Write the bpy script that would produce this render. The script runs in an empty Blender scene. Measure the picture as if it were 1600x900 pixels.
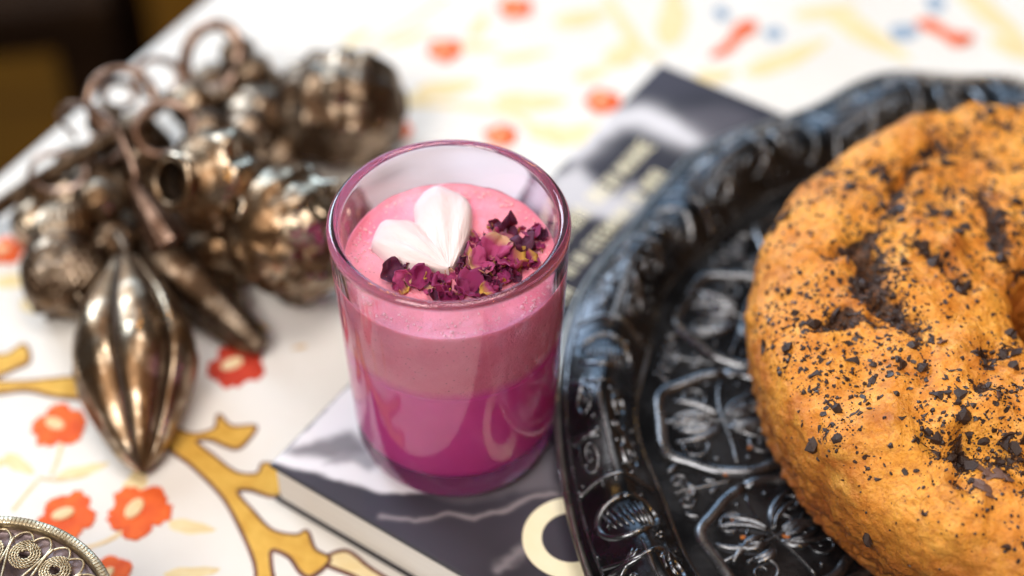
import bpy, bmesh, math, random
import numpy as np
from mathutils import Vector, Matrix
from mathutils.geometry import tessellate_polygon

# ------------------------------------------------------------------ camera, world, light
scene = bpy.context.scene
COL = scene.collection
PITCH = math.radians(46.3); FPX = 2700.0
CAM = np.array([0.02024, -0.39748, 0.48768])
FW = np.array([0, math.cos(PITCH), -math.sin(PITCH)])
UP = np.array([0, math.sin(PITCH), math.cos(PITCH)])
RT = np.array([1.0, 0, 0])
cd = bpy.data.cameras.new('camera'); cam = bpy.data.objects.new('camera', cd); COL.objects.link(cam)
cam.location = CAM; cam.rotation_euler = (math.pi/2 - PITCH, 0, 0)
cd.sensor_width = 36; cd.lens = 36*FPX/1600; cd.clip_start = 0.01; cd.clip_end = 50
cd.dof.use_dof = True; cd.dof.focus_distance = 0.553; cd.dof.aperture_fstop = 3.2; cd.dof.aperture_blades = 0
scene.camera = cam

world = bpy.data.worlds.new('World'); scene.world = world; world.use_nodes = True
bg = world.node_tree.nodes['Background']
bg.inputs[0].default_value = (0.62, 0.50, 0.42, 1); bg.inputs[1].default_value = 0.09

def area(name, loc, target, sx, sy, watts, color):
    l = bpy.data.lights.new(name, 'AREA'); l.shape = 'RECTANGLE'; l.size = sx; l.size_y = sy
    l.energy = watts; l.color = color
    o = bpy.data.objects.new(name, l); COL.objects.link(o); o.location = loc
    d = Vector(target) - Vector(loc)
    o.rotation_euler = d.to_track_quat('-Z', 'Y').to_euler()
    return o
area('window_light', (-1.25, 1.45, 1.05), (0.05, 0, 0), 0.85, 1.05, 42, (0.74, 0.87, 1.0))
area('far_window_light', (-0.35, 2.2, 0.84), (0.1, 0.05, 0), 1.9, 0.7, 25, (0.50, 0.74, 1.0))
area('front_fill_light', (-0.75, -1.05, 1.75), (0.0, 0, 0), 0.9, 0.9, 40, (1.0, 0.93, 0.85))  # added front-left fill, brightens the near cloth, pages and glass front
area('overhead_fill_light', (0.35, 0.1, 2.1), (0.1, 0.0, 0), 0.9, 0.9, 25, (1.0, 0.93, 0.86))  # added overhead fill for overall exposure, like bounce from above
area('pendant_lamp_light', (0.55, -0.55, 1.0), (0.0, 0.05, 0), 0.07, 0.07, 1.2, (1.0, 0.52, 0.12))
area('shelf_lamp_light', (-0.25, 1.3, 1.75), (0.0, 0.05, 0), 0.09, 0.09, 1.8, (1.0, 0.52, 0.12))

vs = scene.view_settings
vs.view_transform = 'Standard'; vs.look = 'None'; vs.gamma = 1; vs.exposure = 0.0; vs.use_curve_mapping = False
scene.render.engine = 'CYCLES'
cy = scene.cycles
cy.use_denoising = True; cy.max_bounces = 14; cy.transmission_bounces = 12; cy.glossy_bounces = 6
cy.diffuse_bounces = 4; cy.sample_clamp_indirect = 6.0; cy.blur_glossy = 0.3

# ------------------------------------------------------------------ helpers
rng = np.random.default_rng(7); random.seed(7)
TZ = -0.0215                      # height of the cloth (the book's top is z = 0)

def at(px, py, z):
    v = FW + RT*(px-800)/FPX - UP*(py-450)/FPX
    t = (z-CAM[2])/v[2]
    return CAM + v*t
def proj(P):
    q = np.asarray(P) - CAM; d = q@FW
    return np.stack([800+FPX*(q@RT)/d, 450-FPX*(q@UP)/d], -1)

def _hash(i, j, k, seed):
    n = (i*374761393 + j*668265263 + k*2147483647 + seed*1274126177) & 0xffffffff
    n = ((n ^ (n >> 13))*1274126177) & 0xffffffff
    n = (n ^ (n >> 16)) & 0xffffffff
    n = ((n ^ (n >> 11))*2246822519) & 0xffffffff
    return ((n ^ (n >> 15)) & 0xffffff)/float(0xffffff)*2-1
def vnoise(P, seed=0):
    P = np.asarray(P, float); I = np.floor(P).astype(np.int64); F = P-I; F = F*F*F*(F*(F*6-15)+10)
    out = np.zeros(P.shape[:-1])
    for a in (0, 1):
        for b in (0, 1):
            for c in (0, 1):
                w = (F[..., 0] if a else 1-F[..., 0])*(F[..., 1] if b else 1-F[..., 1])*(F[..., 2] if c else 1-F[..., 2])
                out += w*_hash(I[..., 0]+a, I[..., 1]+b, I[..., 2]+c, seed)
    return out
def fbm(P, oct=4, seed=0):
    P = np.asarray(P, float); s = 0; a = 1.0
    for o in range(oct):
        s = s + a*vnoise(P*(2.03**o)+o*13.7, seed+o); a *= 0.5
    return s
def sm(x, a, b):
    t = np.clip((x-a)/(b-a), 0, 1); return t*t*(3-2*t)

def mk(name, verts, faces, mat, parent=None, smooth=True, recalc=True):
    me = bpy.data.meshes.new(name)
    if isinstance(verts, np.ndarray): verts = verts.reshape(-1, 3).tolist()
    me.from_pydata(verts, [], faces if isinstance(faces, list) else faces.tolist()); me.update()
    if smooth: me.polygons.foreach_set('use_smooth', [True]*len(me.polygons))
    if mat is not None: me.materials.append(mat)
    if recalc:
        bm = bmesh.new(); bm.from_mesh(me); bmesh.ops.recalc_face_normals(bm, faces=bm.faces); bm.to_mesh(me); bm.free()
    o = bpy.data.objects.new(name, me); COL.objects.link(o)
    if parent is not None: o.parent = parent
    return o
def empty(name, loc=(0, 0, 0), rot=None):
    o = bpy.data.objects.new(name, None); COL.objects.link(o); o.location = loc; o.empty_display_size = 0.01
    if rot is not None: o.rotation_euler = rot
    return o
def tag(o, label=None, cat=None, group=None, kind=None):
    if label: o['label'] = label
    if cat: o['category'] = cat
    if group: o['group'] = group
    if kind: o['kind'] = kind
    return o
def gridfaces(nu, nv, closeu=False, closev=False, off=0):
    iu = np.arange(nu if closeu else nu-1); iv = np.arange(nv if closev else nv-1)
    U, V = np.meshgrid(iu, iv, indexing='ij'); U2 = (U+1) % nu; V2 = (V+1) % nv
    return np.stack([U*nv+V, U2*nv+V, U2*nv+V2, U*nv+V2], -1).reshape(-1, 4)+off
def lathe(profile, n=96):
    """profile (r,z) list -> verts, faces; open ends at r~0 are capped by a fan ring"""
    p = np.array(profile); t = np.linspace(0, 2*math.pi, n, endpoint=False)
    V = np.stack([np.outer(np.cos(t), p[:, 0]), np.outer(np.sin(t), p[:, 0]), np.tile(p[:, 1], (n, 1))], -1)
    return V.reshape(-1, 3), gridfaces(n, len(p), closeu=True)
def tube(pts, rad, n=8, closed=False, cap=True):
    P = np.asarray(pts, float); m = len(P); R = np.broadcast_to(np.asarray(rad, float), (m,))
    T = np.roll(P, -1, 0)-np.roll(P, 1, 0) if closed else np.gradient(P, axis=0)
    T /= np.linalg.norm(T, axis=1)[:, None]+1e-12
    a = np.array([0, 0, 1.0]) if abs(T[0][2]) < .9 else np.array([1.0, 0, 0])
    N = np.zeros_like(P); N[0] = np.cross(T[0], a); N[0] /= np.linalg.norm(N[0])
    for i in range(1, m):
        v = N[i-1]-T[i]*(N[i-1]@T[i]); N[i] = v/(np.linalg.norm(v)+1e-12)
    B = np.cross(T, N); t = np.linspace(0, 2*math.pi, n, endpoint=False)
    V = P[:, None]+R[:, None, None]*(N[:, None]*np.cos(t)[None, :, None]+B[:, None]*np.sin(t)[None, :, None])
    F = gridfaces(m, n, closeu=closed, closev=True).tolist()
    if cap and not closed: F += [list(range(n))[::-1], [(m-1)*n+i for i in range(n)]]
    return V.reshape(-1, 3), F
def join(parts):
    V = []; F = []; off = 0
    for v, f in parts:
        v = np.asarray(v).reshape(-1, 3); V.append(v)
        for q in (f if isinstance(f, list) else f.tolist()): F.append([i+off for i in q])
        off += len(v)
    return np.concatenate(V), F
def box(x0, x1, y0, y1, z0, z1):
    v = [(x, y, z) for x in (x0, x1) for y in (y0, y1) for z in (z0, z1)]
    f = [[0, 1, 3, 2], [4, 6, 7, 5], [0, 4, 5, 1], [2, 3, 7, 6], [0, 2, 6, 4], [1, 5, 7, 3]]
    return np.array(v), f
def bevel(o, w, seg=3):
    m = o.modifiers.new('bevel', 'BEVEL'); m.width = w; m.segments = seg; m.limit_method = 'ANGLE'; return o
def catmull(pts, n=12, closed=False):
    P = np.asarray(pts, float); m = len(P); out = []
    rngi = range(m) if closed else range(m-1)
    for i in rngi:
        if closed: a, b, c, d = P[(i-1) % m], P[i], P[(i+1) % m], P[(i+2) % m]
        else: a, b, c, d = P[max(i-1, 0)], P[i], P[i+1], P[min(i+2, m-1)]
        for t in np.linspace(0, 1, n, endpoint=False):
            out.append(.5*((2*b)+(-a+c)*t+(2*a-5*b+4*c-d)*t*t+(-a+3*b-3*c+d)*t**3))
    if not closed: out.append(P[-1])
    return np.array(out)

# ---- materials
def mat(name, color=(.5, .5, .5), rough=.5, metal=0.0, **kw):
    m = bpy.data.materials.new(name); m.use_nodes = True
    nt = m.node_tree; b = nt.nodes['Principled BSDF']
    b.inputs['Base Color'].default_value = (*color, 1); b.inputs['Roughness'].default_value = rough; b.inputs['Metallic'].default_value = metal
    for k, v in kw.items(): b.inputs[k.replace('_', ' ')].default_value = v
    m['b'] = 1
    return m, nt, b
def node(nt, typ, **kw):
    n = nt.nodes.new(typ)
    for k, v in kw.items():
        if k in n.inputs: n.inputs[k].default_value = v
        else: setattr(n, k, v)
    return n
def coords(nt, kind='Object'):
    return node(nt, 'ShaderNodeTexCoord').outputs[kind]
def noise(nt, vec, scale, detail=4, rough=.55, dist=0):
    n = nt.nodes.new('ShaderNodeTexNoise'); nt.links.new(vec, n.inputs['Vector'])
    n.inputs['Scale'].default_value = scale; n.inputs['Detail'].default_value = detail
    n.inputs['Roughness'].default_value = rough; n.inputs['Distortion'].default_value = dist
    return n.outputs['Fac']
def ramp(nt, fac, stops):
    r = nt.nodes.new('ShaderNodeValToRGB'); nt.links.new(fac, r.inputs[0]); e = r.color_ramp.elements
    while len(e) < len(stops): e.new(.5)
    for el, (p, c) in zip(e, stops): el.position = p; el.color = (*c, 1) if len(c) == 3 else c
    return r.outputs[0]
def mix(nt, fac, a, b, mode='MIX'):
    n = nt.nodes.new('ShaderNodeMix'); n.data_type = 'RGBA'; n.blend_type = mode
    for s, i in ((fac, 0), (a, 6), (b, 7)):
        if hasattr(s, 'is_linked') or hasattr(s, 'links'): nt.links.new(s, n.inputs[i])
        elif i == 0: n.inputs[0].default_value = s
        else: n.inputs[i].default_value = (*s, 1)
    return n.outputs[2]
def bump(nt, b, height, strength, dist, prev=None):
    n = nt.nodes.new('ShaderNodeBump'); nt.links.new(height, n.inputs['Height'])
    n.inputs['Strength'].default_value = strength; n.inputs['Distance'].default_value = dist
    if prev: nt.links.new(prev, n.inputs['Normal'])
    nt.links.new(n.outputs[0], b.inputs['Normal']); return n.outputs[0]
def setc(nt, b, sock, name='Base Color'): nt.links.new(sock, b.inputs[name])
def gray(v): return (v, v, v)

def noisy(name, c1, c2, scale, rough=.5, metal=0.0, bs=0, bd=0.0005, bstr=.4, r2=None, lo=.35, hi=.65, **kw):
    m, nt, b = mat(name, c1, rough, metal, **kw); co = coords(nt)
    f = noise(nt, co, scale, 5); setc(nt, b, ramp(nt, f, [(lo, c1), (hi, c2)]))
    if r2 is not None: setc(nt, b, ramp(nt, f, [(lo, gray(rough)), (hi, gray(r2))]), 'Roughness')
    if bs: bump(nt, b, noise(nt, co, bs, 4), bstr, bd)
    return m

M = {}
# cloth
m, nt, b = mat('white_cotton', (.80, .785, .77), .9); co = coords(nt)
f = noise(nt, co, 14, 4); setc(nt, b, ramp(nt, f, [(.3, (.78, .745, .705)), (.7, (.83, .81, .785))]))
w1 = node(nt, 'ShaderNodeTexWave', Scale=420.0); w1.bands_direction = 'X'; nt.links.new(co, w1.inputs['Vector'])
w2 = node(nt, 'ShaderNodeTexWave', Scale=420.0); w2.bands_direction = 'Y'; nt.links.new(co, w2.inputs['Vector'])
ad = node(nt, 'ShaderNodeMath', operation='ADD'); nt.links.new(w1.outputs['Fac'], ad.inputs[0]); nt.links.new(w2.outputs['Fac'], ad.inputs[1])
p = bump(nt, b, ad.outputs[0], .6, .0004); bump(nt, b, noise(nt, co, 60, 5), .3, .0012, p); M['cloth'] = m
def thread(name, c1, c2, ang=0.0):
    m, nt, b = mat(name, c1, .75); co = coords(nt)
    mp = node(nt, 'ShaderNodeMapping'); mp.inputs['Rotation'].default_value = (0, 0, ang); nt.links.new(co, mp.inputs['Vector'])
    w = node(nt, 'ShaderNodeTexWave', Scale=300.0, Distortion=2.5); w.inputs['Detail Scale'].default_value = 3; nt.links.new(mp.outputs[0], w.inputs['Vector'])
    f = noise(nt, co, 160, 3); setc(nt, b, ramp(nt, f, [(.35, c1), (.65, c2)]))
    bump(nt, b, w.outputs['Fac'], .8, .0005); return m
M['orange'] = thread('orange_thread', (.72, .085, .012), (.86, .15, .02), .4)
M['shaded_orange'] = thread('shaded_orange_thread', (.50, .03, .01), (.62, .05, .015), .9)  # orange flower under the pendants: their shade is put into this thread colour
M['mustard'] = thread('mustard_thread', (.62, .34, .045), (.74, .45, .08), 1.2)
M['paleyellow'] = thread('pale_yellow_thread', (.82, .64, .33), (.85, .71, .43), .7)
M['brown'] = thread('brown_thread', (.13, .045, .03), (.20, .075, .05), .2)
M['blue'] = thread('blue_thread', (.22, .33, .48), (.32, .42, .55), .2)
M['cream'] = thread('cream_thread', (.80, .58, .30), (.85, .67, .42), .1)
# metals
def silver(name, c1, c2, dark, rough=.24, sc=120):
    m, nt, b = mat(name, c1, rough, 1.0); co = coords(nt)
    f = noise(nt, co, sc, 5); g = noise(nt, co, sc*.45, 6, .65)
    c = ramp(nt, f, [(.3, c2), (.62, c1)]); t = ramp(nt, g, [(.45, gray(1)), (.63, gray(0))])
    setc(nt, b, mix(nt, t, c, dark)); setc(nt, b, ramp(nt, g, [(.35, gray(rough+.25)), (.6, gray(rough))]), 'Roughness')
    p = bump(nt, b, noise(nt, co, sc*1.2, 3), .16, .0016); bump(nt, b, noise(nt, co, sc*4, 4), .25, .0006, p); return m
M['silver'] = silver('aged_silver', (.62, .51, .39), (.42, .31, .20), (.13, .074, .038), .24)
M['silver2'] = silver('tarnished_silver', (.42, .33, .25), (.26, .185, .12), (.065, .038, .022), .3)
M['copper'] = silver('copper_wire', (.42, .30, .245), (.30, .19, .14), (.12, .065, .042), .28, 160)
M['gilt'] = silver('gilded_silver', (.74, .66, .50), (.62, .54, .38), (.32, .25, .16), .34, 300)
M['recess'] = noisy('dark_oxide', (.03, .02, .014), (.07, .045, .03), 200, .6, .5)
M['pewter'] = noisy('dark_pewter', (.028, .030, .036), (.050, .053, .060), 60, .20, .92, 240, .0006, .35, .34)
M['pewter2'] = noisy('worn_pewter', (.095, .100, .112), (.18, .185, .20), 90, .18, .95, 300, .0004, .3, .32)
M['pewter3'] = noisy('polished_pewter_edge', (.20, .19, .18), (.30, .28, .26), 90, .25, .95, 300, .0004, .2, .35)

# ------------------------------------------------------------------ floor, chair and table
m, nt, b = mat('floor_boards', (.30, .13, .02), .7, Specular_IOR_Level=.05); co = coords(nt)
mp = node(nt, 'ShaderNodeMapping'); mp.inputs['Scale'].default_value = (1.2, 9, 1); nt.links.new(co, mp.inputs['Vector'])
setc(nt, b, ramp(nt, noise(nt, mp.outputs[0], 4, 5), [(.3, (.065, .022, .0002)), (.7, (.11, .040, .0004))])); M['floor'] = m
FZ = -0.77
v, f = box(-2.6, 1.6, -1.2, 3.2, FZ-.05, FZ); tag(mk('floor', v, f, M['floor'], smooth=False), kind='structure')
M['darkwood'] = noisy('dark_stained_wood', (.010, .0045, .002), (.018, .008, .003), 20, .9, Specular_IOR_Level=.08)
def chair():
    e = empty('wooden_chair', (-.535, .815, FZ), (0, 0, math.radians(10)))
    tag(e, 'dark stained wooden chair standing on the amber floor beyond the table', 'chair')
    def part(n, *a):
        v, f = box(*a); return bevel(mk(n, v, f, M['darkwood'], e, smooth=False), .006)
    bevel(part('seat', -.22, .22, -.21, .21, .43, .47), .02, 5)
    for sx in (-1, 1):
        for sy in (-1, 1):
            h = .90 if sy > 0 else .431
            part('leg', sx*.195-.022, sx*.195+.022, sy*.185-.022, sy*.185+.022, 0, h)
    for z in (.60, .72, .84): part('back_rail', -.174, .174, .175, .195, z-.03, z+.03)
    part('stretcher', -.174, .174, -.19, -.17, .18, .21)
chair()

EA = math.radians(59.5)                                        # direction of the table's far edge
eu = np.array([math.cos(EA), math.sin(EA), 0]); ev = np.array([-math.sin(EA), math.cos(EA), 0])
edge_pt = at(0, 262, TZ); V0 = edge_pt@ev                        # edge offset along ev
Rb = .010
M['tablewood'] = noisy('table_wood', (.16, .075, .03), (.24, .12, .05), 12, .5)
te = empty('table', (0, 0, FZ)); tag(te, 'wooden table under the embroidered white cloth', 'table')
def uvbox(u0, u1, v0, v1, z0, z1):
    v, f = box(u0, u1, v0, v1, z0, z1)
    return np.stack([v[:, 0]*eu[0]+v[:, 1]*ev[0], v[:, 0]*eu[1]+v[:, 1]*ev[1], v[:, 2]-FZ], -1), f
T0 = TZ-.0022
v, f = uvbox(-.62, .62, V0-.86, V0-.0006, T0-.03, T0); bevel(mk('tabletop', v, f, M['tablewood'], te, smooth=False), .008)
for uu in (-.57, .51):
    for vv in (V0-.82, V0-.09):
        v, f = uvbox(uu, uu+.06, vv, vv+.06, FZ, T0-.0295); mk('leg', v, f, M['tablewood'], te, smooth=False)

# cloth: flat sheet, rounded bend at the edge, hanging drop
nu, nw = 260, 330
U = np.linspace(-.60, .60, nu)
s_flat = .84-Rb; drop = .24
S = np.concatenate([np.linspace(0, s_flat, 230), s_flat+np.linspace(0, Rb*math.pi/2, 21)[1:], s_flat+Rb*math.pi/2+np.linspace(0, drop, 81)[1:]])
nw = len(S)
UU, SS = np.meshgrid(U, S, indexing='ij')
vv = np.where(SS < s_flat, SS, 0.0); zz = np.zeros_like(SS)
ang = np.clip((SS-s_flat)/Rb, 0, math.pi/2)
vv = np.where(SS >= s_flat, s_flat+Rb*np.sin(ang), vv); zz = -Rb*(1-np.cos(ang))
zz -= np.clip(SS-s_flat-Rb*math.pi/2, 0, None)
hang = sm(SS, s_flat, s_flat+.12)
vv = vv+hang*(.006+.010*np.sin(UU*55+1.2*np.sin(UU*17))+.006*np.sin(UU*23))
VV = V0-.84+vv
X = UU*eu[0]+VV*ev[0]; Y = UU*eu[1]+VV*ev[1]
wr = fbm(np.stack([X*16, Y*16, X*0], -1), 3, 5)*.0004
flat = 1-sm(SS, s_flat-.02, s_flat+.01)
Z = TZ+zz+wr*.4*flat-.0006
cl = mk('tablecloth', np.stack([X, Y, Z], -1), gridfaces(nu, nw), M['cloth'])
so = cl.modifiers.new('solidify', 'SOLIDIFY'); so.thickness = .0012; so.offset = -1
tag(cl, 'white cotton tablecloth embroidered with orange flowers and mustard vines', 'tablecloth')

# embroidery (raised stitched motifs, children of the cloth)
PK = [0]
def patch(name, poly, mt, parent=cl, h=.0007, z=TZ, inset=.0006):
    PK[0] += 1; h = h+(PK[0] % 23)*.000018
    P = np.asarray(poly, float)[:, :2]
    A = .5*np.sum(P[:, 0]*np.roll(P[:, 1], -1)-np.roll(P[:, 0], -1)*P[:, 1])
    if A < 0: P = P[::-1]
    T = np.roll(P, -1, 0)-np.roll(P, 1, 0); Nn = np.stack([T[:, 1], -T[:, 0]], -1); Nn /= np.linalg.norm(Nn, axis=1)[:, None]+1e-12
    n = len(P)
    r0 = np.c_[P, np.full(n, z-.0006)]; r1 = np.c_[P-Nn*inset*.3, np.full(n, z+h*.8)]; r2 = np.c_[P-Nn*inset, np.full(n, z+h)]
    F = [q[::-1] for q in gridfaces(3, n, closev=True).tolist()]
    tri = tessellate_polygon([[Vector((x, y, 0)) for x, y in P]])
    for a, b_, c_ in tri:
        q = P[[a, b_, c_]]; ar = (q[1, 0]-q[0, 0])*(q[2, 1]-q[0, 1])-(q[2, 0]-q[0, 0])*(q[1, 1]-q[0, 1])
        F.append([2*n+a, 2*n+b_, 2*n+c_] if ar > 0 else [2*n+a, 2*n+c_, 2*n+b_])
    o = mk(name, np.concatenate([r0, r1, r2]), F, mt, parent, smooth=False, recalc=False)
    return o
def flower(px, py, rad, seed, mt='orange', centre='cream', sq=1.0, lobes=5):
    c = at(px, py, TZ); r = np.random.default_rng(seed); t = np.linspace(0, 2*math.pi, 60, endpoint=False)
    ph = r.uniform(0, 6.28)
    R = rad*(.80+.20*np.abs(np.cos((t-ph)*lobes/2))**.7*1.15+.05*np.sin(3*t+r.uniform(0, 6))); R *= 1+.04*r.standard_normal(60)
    P = np.stack([c[0]+R*np.cos(t), c[1]+sq*R*np.sin(t)], -1)
    o = patch('embroidered_flower', P, M[mt], h=.0012)
    if centre:
        a = r.uniform(0, 6.28); q = np.stack([.42*rad*np.cos(t[::3]), .26*rad*np.sin(t[::3])], -1)
        rot = np.array([[math.cos(a), -math.sin(a)], [math.sin(a), math.cos(a)]])
        q = q@rot.T+c[:2]+np.array([-.15*rad, .05*rad]); patch('flower_centre', q, M[centre], o, h=.0019)
    return o
def pxpoly(pts, z=TZ): return np.array([at(x, y, z)[:2] for x, y in pts])
def blob(name, pts, mt, n=6, **kw): return patch(name, catmull(pxpoly(pts), n, True), M[mt], **kw)
def leaf(px, py, L, W, a, mt='paleyellow'):
    c = at(px, py, TZ); a = math.radians(a); t = np.linspace(0, 2*math.pi, 28, endpoint=False)
    x = L/2*np.cos(t); y = W/2*np.sin(t)*(1-.35*np.cos(t)); y += .10*W*np.cos(t)**2
    x = x*(1+.03*np.sin(9*t)); y = y*(1+.08*np.sin(7*t))
    P = np.stack([c[0]+x*math.cos(a)-y*math.sin(a), c[1]+x*math.sin(a)+y*math.cos(a)], -1)
    return patch('embroidered_leaf', P, M[mt], h=.0006)
def stalk(name, pts, w, mt):
    P = catmull(pxpoly(pts), 8); T = np.gradient(P, axis=0); T /= np.linalg.norm(T, axis=1)[:, None]
    N = np.stack([-T[:, 1], T[:, 0]], -1); W = np.asarray(w); W = np.interp(np.linspace(0, 1, len(P)), np.linspace(0, 1, len(W)), W)[:, None] if W.ndim else w
    return patch(name, np.concatenate([P+N*W/2, (P-N*W/2)[::-1]]), M[mt], h=.0006, inset=.0004)
def outlined(pts, mt='mustard', n=6, ow=.0011):
    P = catmull(pxpoly(pts), n, True); o = patch('embroidered_vine', P, M[mt], h=.0008)
    v, f = tube(np.c_[P, np.full(len(P), TZ+.0002)], ow, 6, closed=True); mk('vine_outline', v, f, M['brown'], o); return o
for k, (x, y, r, mt) in enumerate([(93, 667, .0105, 'orange'), (106, 808, .0105, 'orange'), (218, 800, .0118, 'orange'), (172, 902, .0085, 'orange'),
        (370, 574, .0115, 'shaded_orange'), (695, 80, .0085, 'orange'), (805, 14, .0085, 'orange'), (942, 160, .0085, 'orange'), (783, 214, .0075, 'orange'), (8, 395, .008, 'orange')]):
    flower(x, y, r, 20+k, mt)
outlined([(262, 668), (300, 680), (335, 672), (342, 650), (362, 668), (400, 668), (388, 690), (368, 704), (330, 690), (308, 692), (335, 715), (370, 740), (402, 742),
          (412, 726), (440, 735), (452, 770), (425, 778), (390, 768), (372, 772), (395, 800), (425, 830), (462, 838), (480, 832), (492, 860), (516, 876), (488, 902), (470, 896), (452, 872), (425, 862),
          (424, 888), (430, 930), (405, 930), (398, 880), (372, 820), (345, 775), (300, 730), (262, 700)], n=5)
outlined([(-30, 560), (10, 556), (38, 540), (46, 566), (20, 580), (-10, 596), (40, 598), (130, 592), (140, 622), (90, 622), (40, 612), (-30, 615)], n=5)
outlined([(505, 880), (540, 862), (580, 890), (640, 930), (600, 935), (560, 905)], 'paleyellow')
stalk('embroidered_vine', [(420, 585), (455, 612), (482, 640), (492, 670)], [.002, .0045, .004, .002], 'mustard')
leaf(470, 530, .022, .011, 20, 'mustard'); leaf(455, 690, .012, .006, 40, 'mustard'); leaf(385, 510, .02, .01, -20, 'mustard')
for a in [(30, 728, .016, .006, -35), (130, 738, .02, .006, 20), (215, 752, .014, .008, 75), (300, 826, .018, .006, -10), (300, 898, .02, .006, 8), (-5, 725, .01, .005, 0), (30, 440, .02, .008, 10), (60, 480, .016, .008, -10)]: leaf(*a)
stalk('embroidered_stem', [(98, 690), (90, 722), (80, 745)], .0016, 'cream'); stalk('embroidered_stem', [(60, 748), (95, 752), (140, 742)], .0016, 'cream')
stalk('embroidered_stem', [(205, 822), (170, 846), (120, 862)], .002, 'cream'); stalk('embroidered_stem', [(60, 752), (40, 775), (20, 800)], .0016, 'cream')
# far part of the pattern
for a in [(700, 140, .030, .012, 15), (640, 158, .022, .008, 5), (830, 162, .034, .013, 0), (880, 215, .034, .012, -15), (912, 30, .030, .012, 20), (975, 85, .022, .014, 60), (750, 75, .02, .008, 0), (820, 90, .03, .008, 15), (680, 190, .02, .008, 80), (905, 205, .02, .008, 20)]: leaf(*a)
for a in [(640, 60, .026, .006, 30), (750, 40, .022, .007, 70), (930, 115, .022, .008, 30), (1290, 20, .034, .010, 15), (1590, 80, .03, .012, -40), (560, 60, .02, .006, 50)]: leaf(*a)
flower(620, 205, .0075, 62)
stalk('embroidered_stem', [(560, 95), (600, 60), (650, 30), (700, -5)], .0022, 'cream')
stalk('embroidered_vine', [(620, 165), (720, 168), (800, 180), (850, 210), (900, 222)], [.003, .005, .005, .004, .003], 'paleyellow')
stalk('embroidered_vine', [(945, -10), (975, 40), (1000, 75), (1030, 95)], [.004, .007, .007, .004], 'paleyellow')
for a in [(1052, 25, .05, .014, 82, ), (1232, 92, .050, .012, 32), (1352, 55, .055, .014, -50), (1548, 25, .055, .013, -62), (1120, 120, .02, .01, 10)]: leaf(*a)
for pts in ([(1108, 88), (1135, 66), (1150, 40), (1178, 34), (1182, 50), (1160, 62), (1142, 82), (1118, 92)], [(1430, 36), (1455, 32), (1488, 52), (1520, 56), (1514, 70), (1490, 74), (1468, 58), (1440, 46)]):
    blob('embroidered_flower', pts, 'orange', h=.0012)
for pts in ([(1112, 18), (1130, 12), (1142, 26), (1128, 36)], [(1192, 50), (1215, 42), (1226, 58), (1206, 66)], [(1446, -4), (1468, -6), (1478, 12), (1456, 22)], [(1390, 44), (1425, 40), (1436, 56), (1400, 66)]):
    blob('embroidered_petal', pts, 'blue')

# ------------------------------------------------------------------ book
BC = at(420, 726, 0.0); BA = math.radians(55.9)
be = empty('book', (BC[0], BC[1], TZ), (0, 0, BA - math.pi/2))     # local y runs along the long edge, x across the cover
tag(be, 'hardback book with dark grey photographic cover lying under the pink drink', 'book')
BW, BL, BT = .245, .2726, -TZ                                       # across, along, thickness
ca, sa = math.cos(BA-math.pi/2), math.sin(BA-math.pi/2)
def bookxy(px, py):
    q = at(px, py, 0.0)-BC; return np.array([q[0]*ca+q[1]*sa, -q[0]*sa+q[1]*ca])
M['covercloth'] = noisy('cover_board', (.020, .018, .024), (.030, .028, .036), 90, .5)
m, nt, b = mat('page_edges', (.80, .77, .73), .85); co = coords(nt)
mp = node(nt, 'ShaderNodeMapping'); mp.inputs['Scale'].default_value = (4, 4, 900); nt.links.new(co, mp.inputs['Vector'])
f = noise(nt, mp.outputs[0], 3, 3); setc(nt, b, ramp(nt, f, [(.3, (.62, .585, .55)), (.7, (.86, .84, .81))])); bump(nt, b, f, .5, .0006); M['pages'] = m
v, f = box(0, BW, 0, BL, .0002, .0020); bevel(mk('back_cover', v, f, M['covercloth'], be, smooth=False), .0006)
v, f = box(BW, BW+.004, 0, BL, .0002, BT-.0001); bevel(mk('spine', v, f, M['covercloth'], be, smooth=False), .0018)
# page block with slightly wavy, rounded edges
v, f = box(.0016, BW-.0005, .0010, BL-.002, .0019, BT-.0014); bevel(mk('page_block', v, f, M['pages'], be, smooth=False), .0012)
v, f = box(0, BW, 0, BL, BT-.0015, BT-.0003); bevel(mk('front_cover', v, f, M['covercloth'], be, smooth=False), .0007)
# the printed jacket: a thin sheet carrying a greyscale print as colour attribute
n1, n2 = 300, 330
gx, gy = np.meshgrid(np.linspace(.0006, BW-.0006, n1), np.linspace(.0006, BL-.0006, n2), indexing='ij')
Gp = np.stack([gx, gy], -1)
wv = np.stack([fbm(np.stack([gx*70, gy*70, gx*0+3], -1), 4, 31), fbm(np.stack([gx*70, gy*70, gx*0+9], -1), 4, 37)], -1)
Gw = Gp+wv*.0018
def inpoly(P, poly):
    x, y = P[..., 0], P[..., 1]; ins = np.zeros(x.shape, bool); n = len(poly)
    for i in range(n):
        x1, y1 = poly[i]; x2, y2 = poly[(i+1) % n]
        c = ((y1 > y) != (y2 > y)) & (x < (x2-x1)*(y-y1)/(y2-y1+1e-15)+x1); ins ^= c
    return ins
def dseg(P, pts):
    d = np.full(P.shape[:2], 9.0)
    for a, b_ in zip(pts[:-1], pts[1:]):
        ab = b_-a; t = np.clip(((P-a)@ab)/(ab@ab+1e-15), 0, 1); d = np.minimum(d, np.linalg.norm(P-a-t[..., None]*ab, axis=-1))
    return d
def soft(pts, w):
    q = [bookxy(*p) for p in pts]; d = dseg(Gw, q+[q[0]]); ins = inpoly(Gw, q); return sm(np.where(ins, d, -d), -w, w)
dark = np.array([.030, .027, .039]); white = np.array([.74, .73, .78]); mid = np.array([.15, .137, .165])
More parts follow.
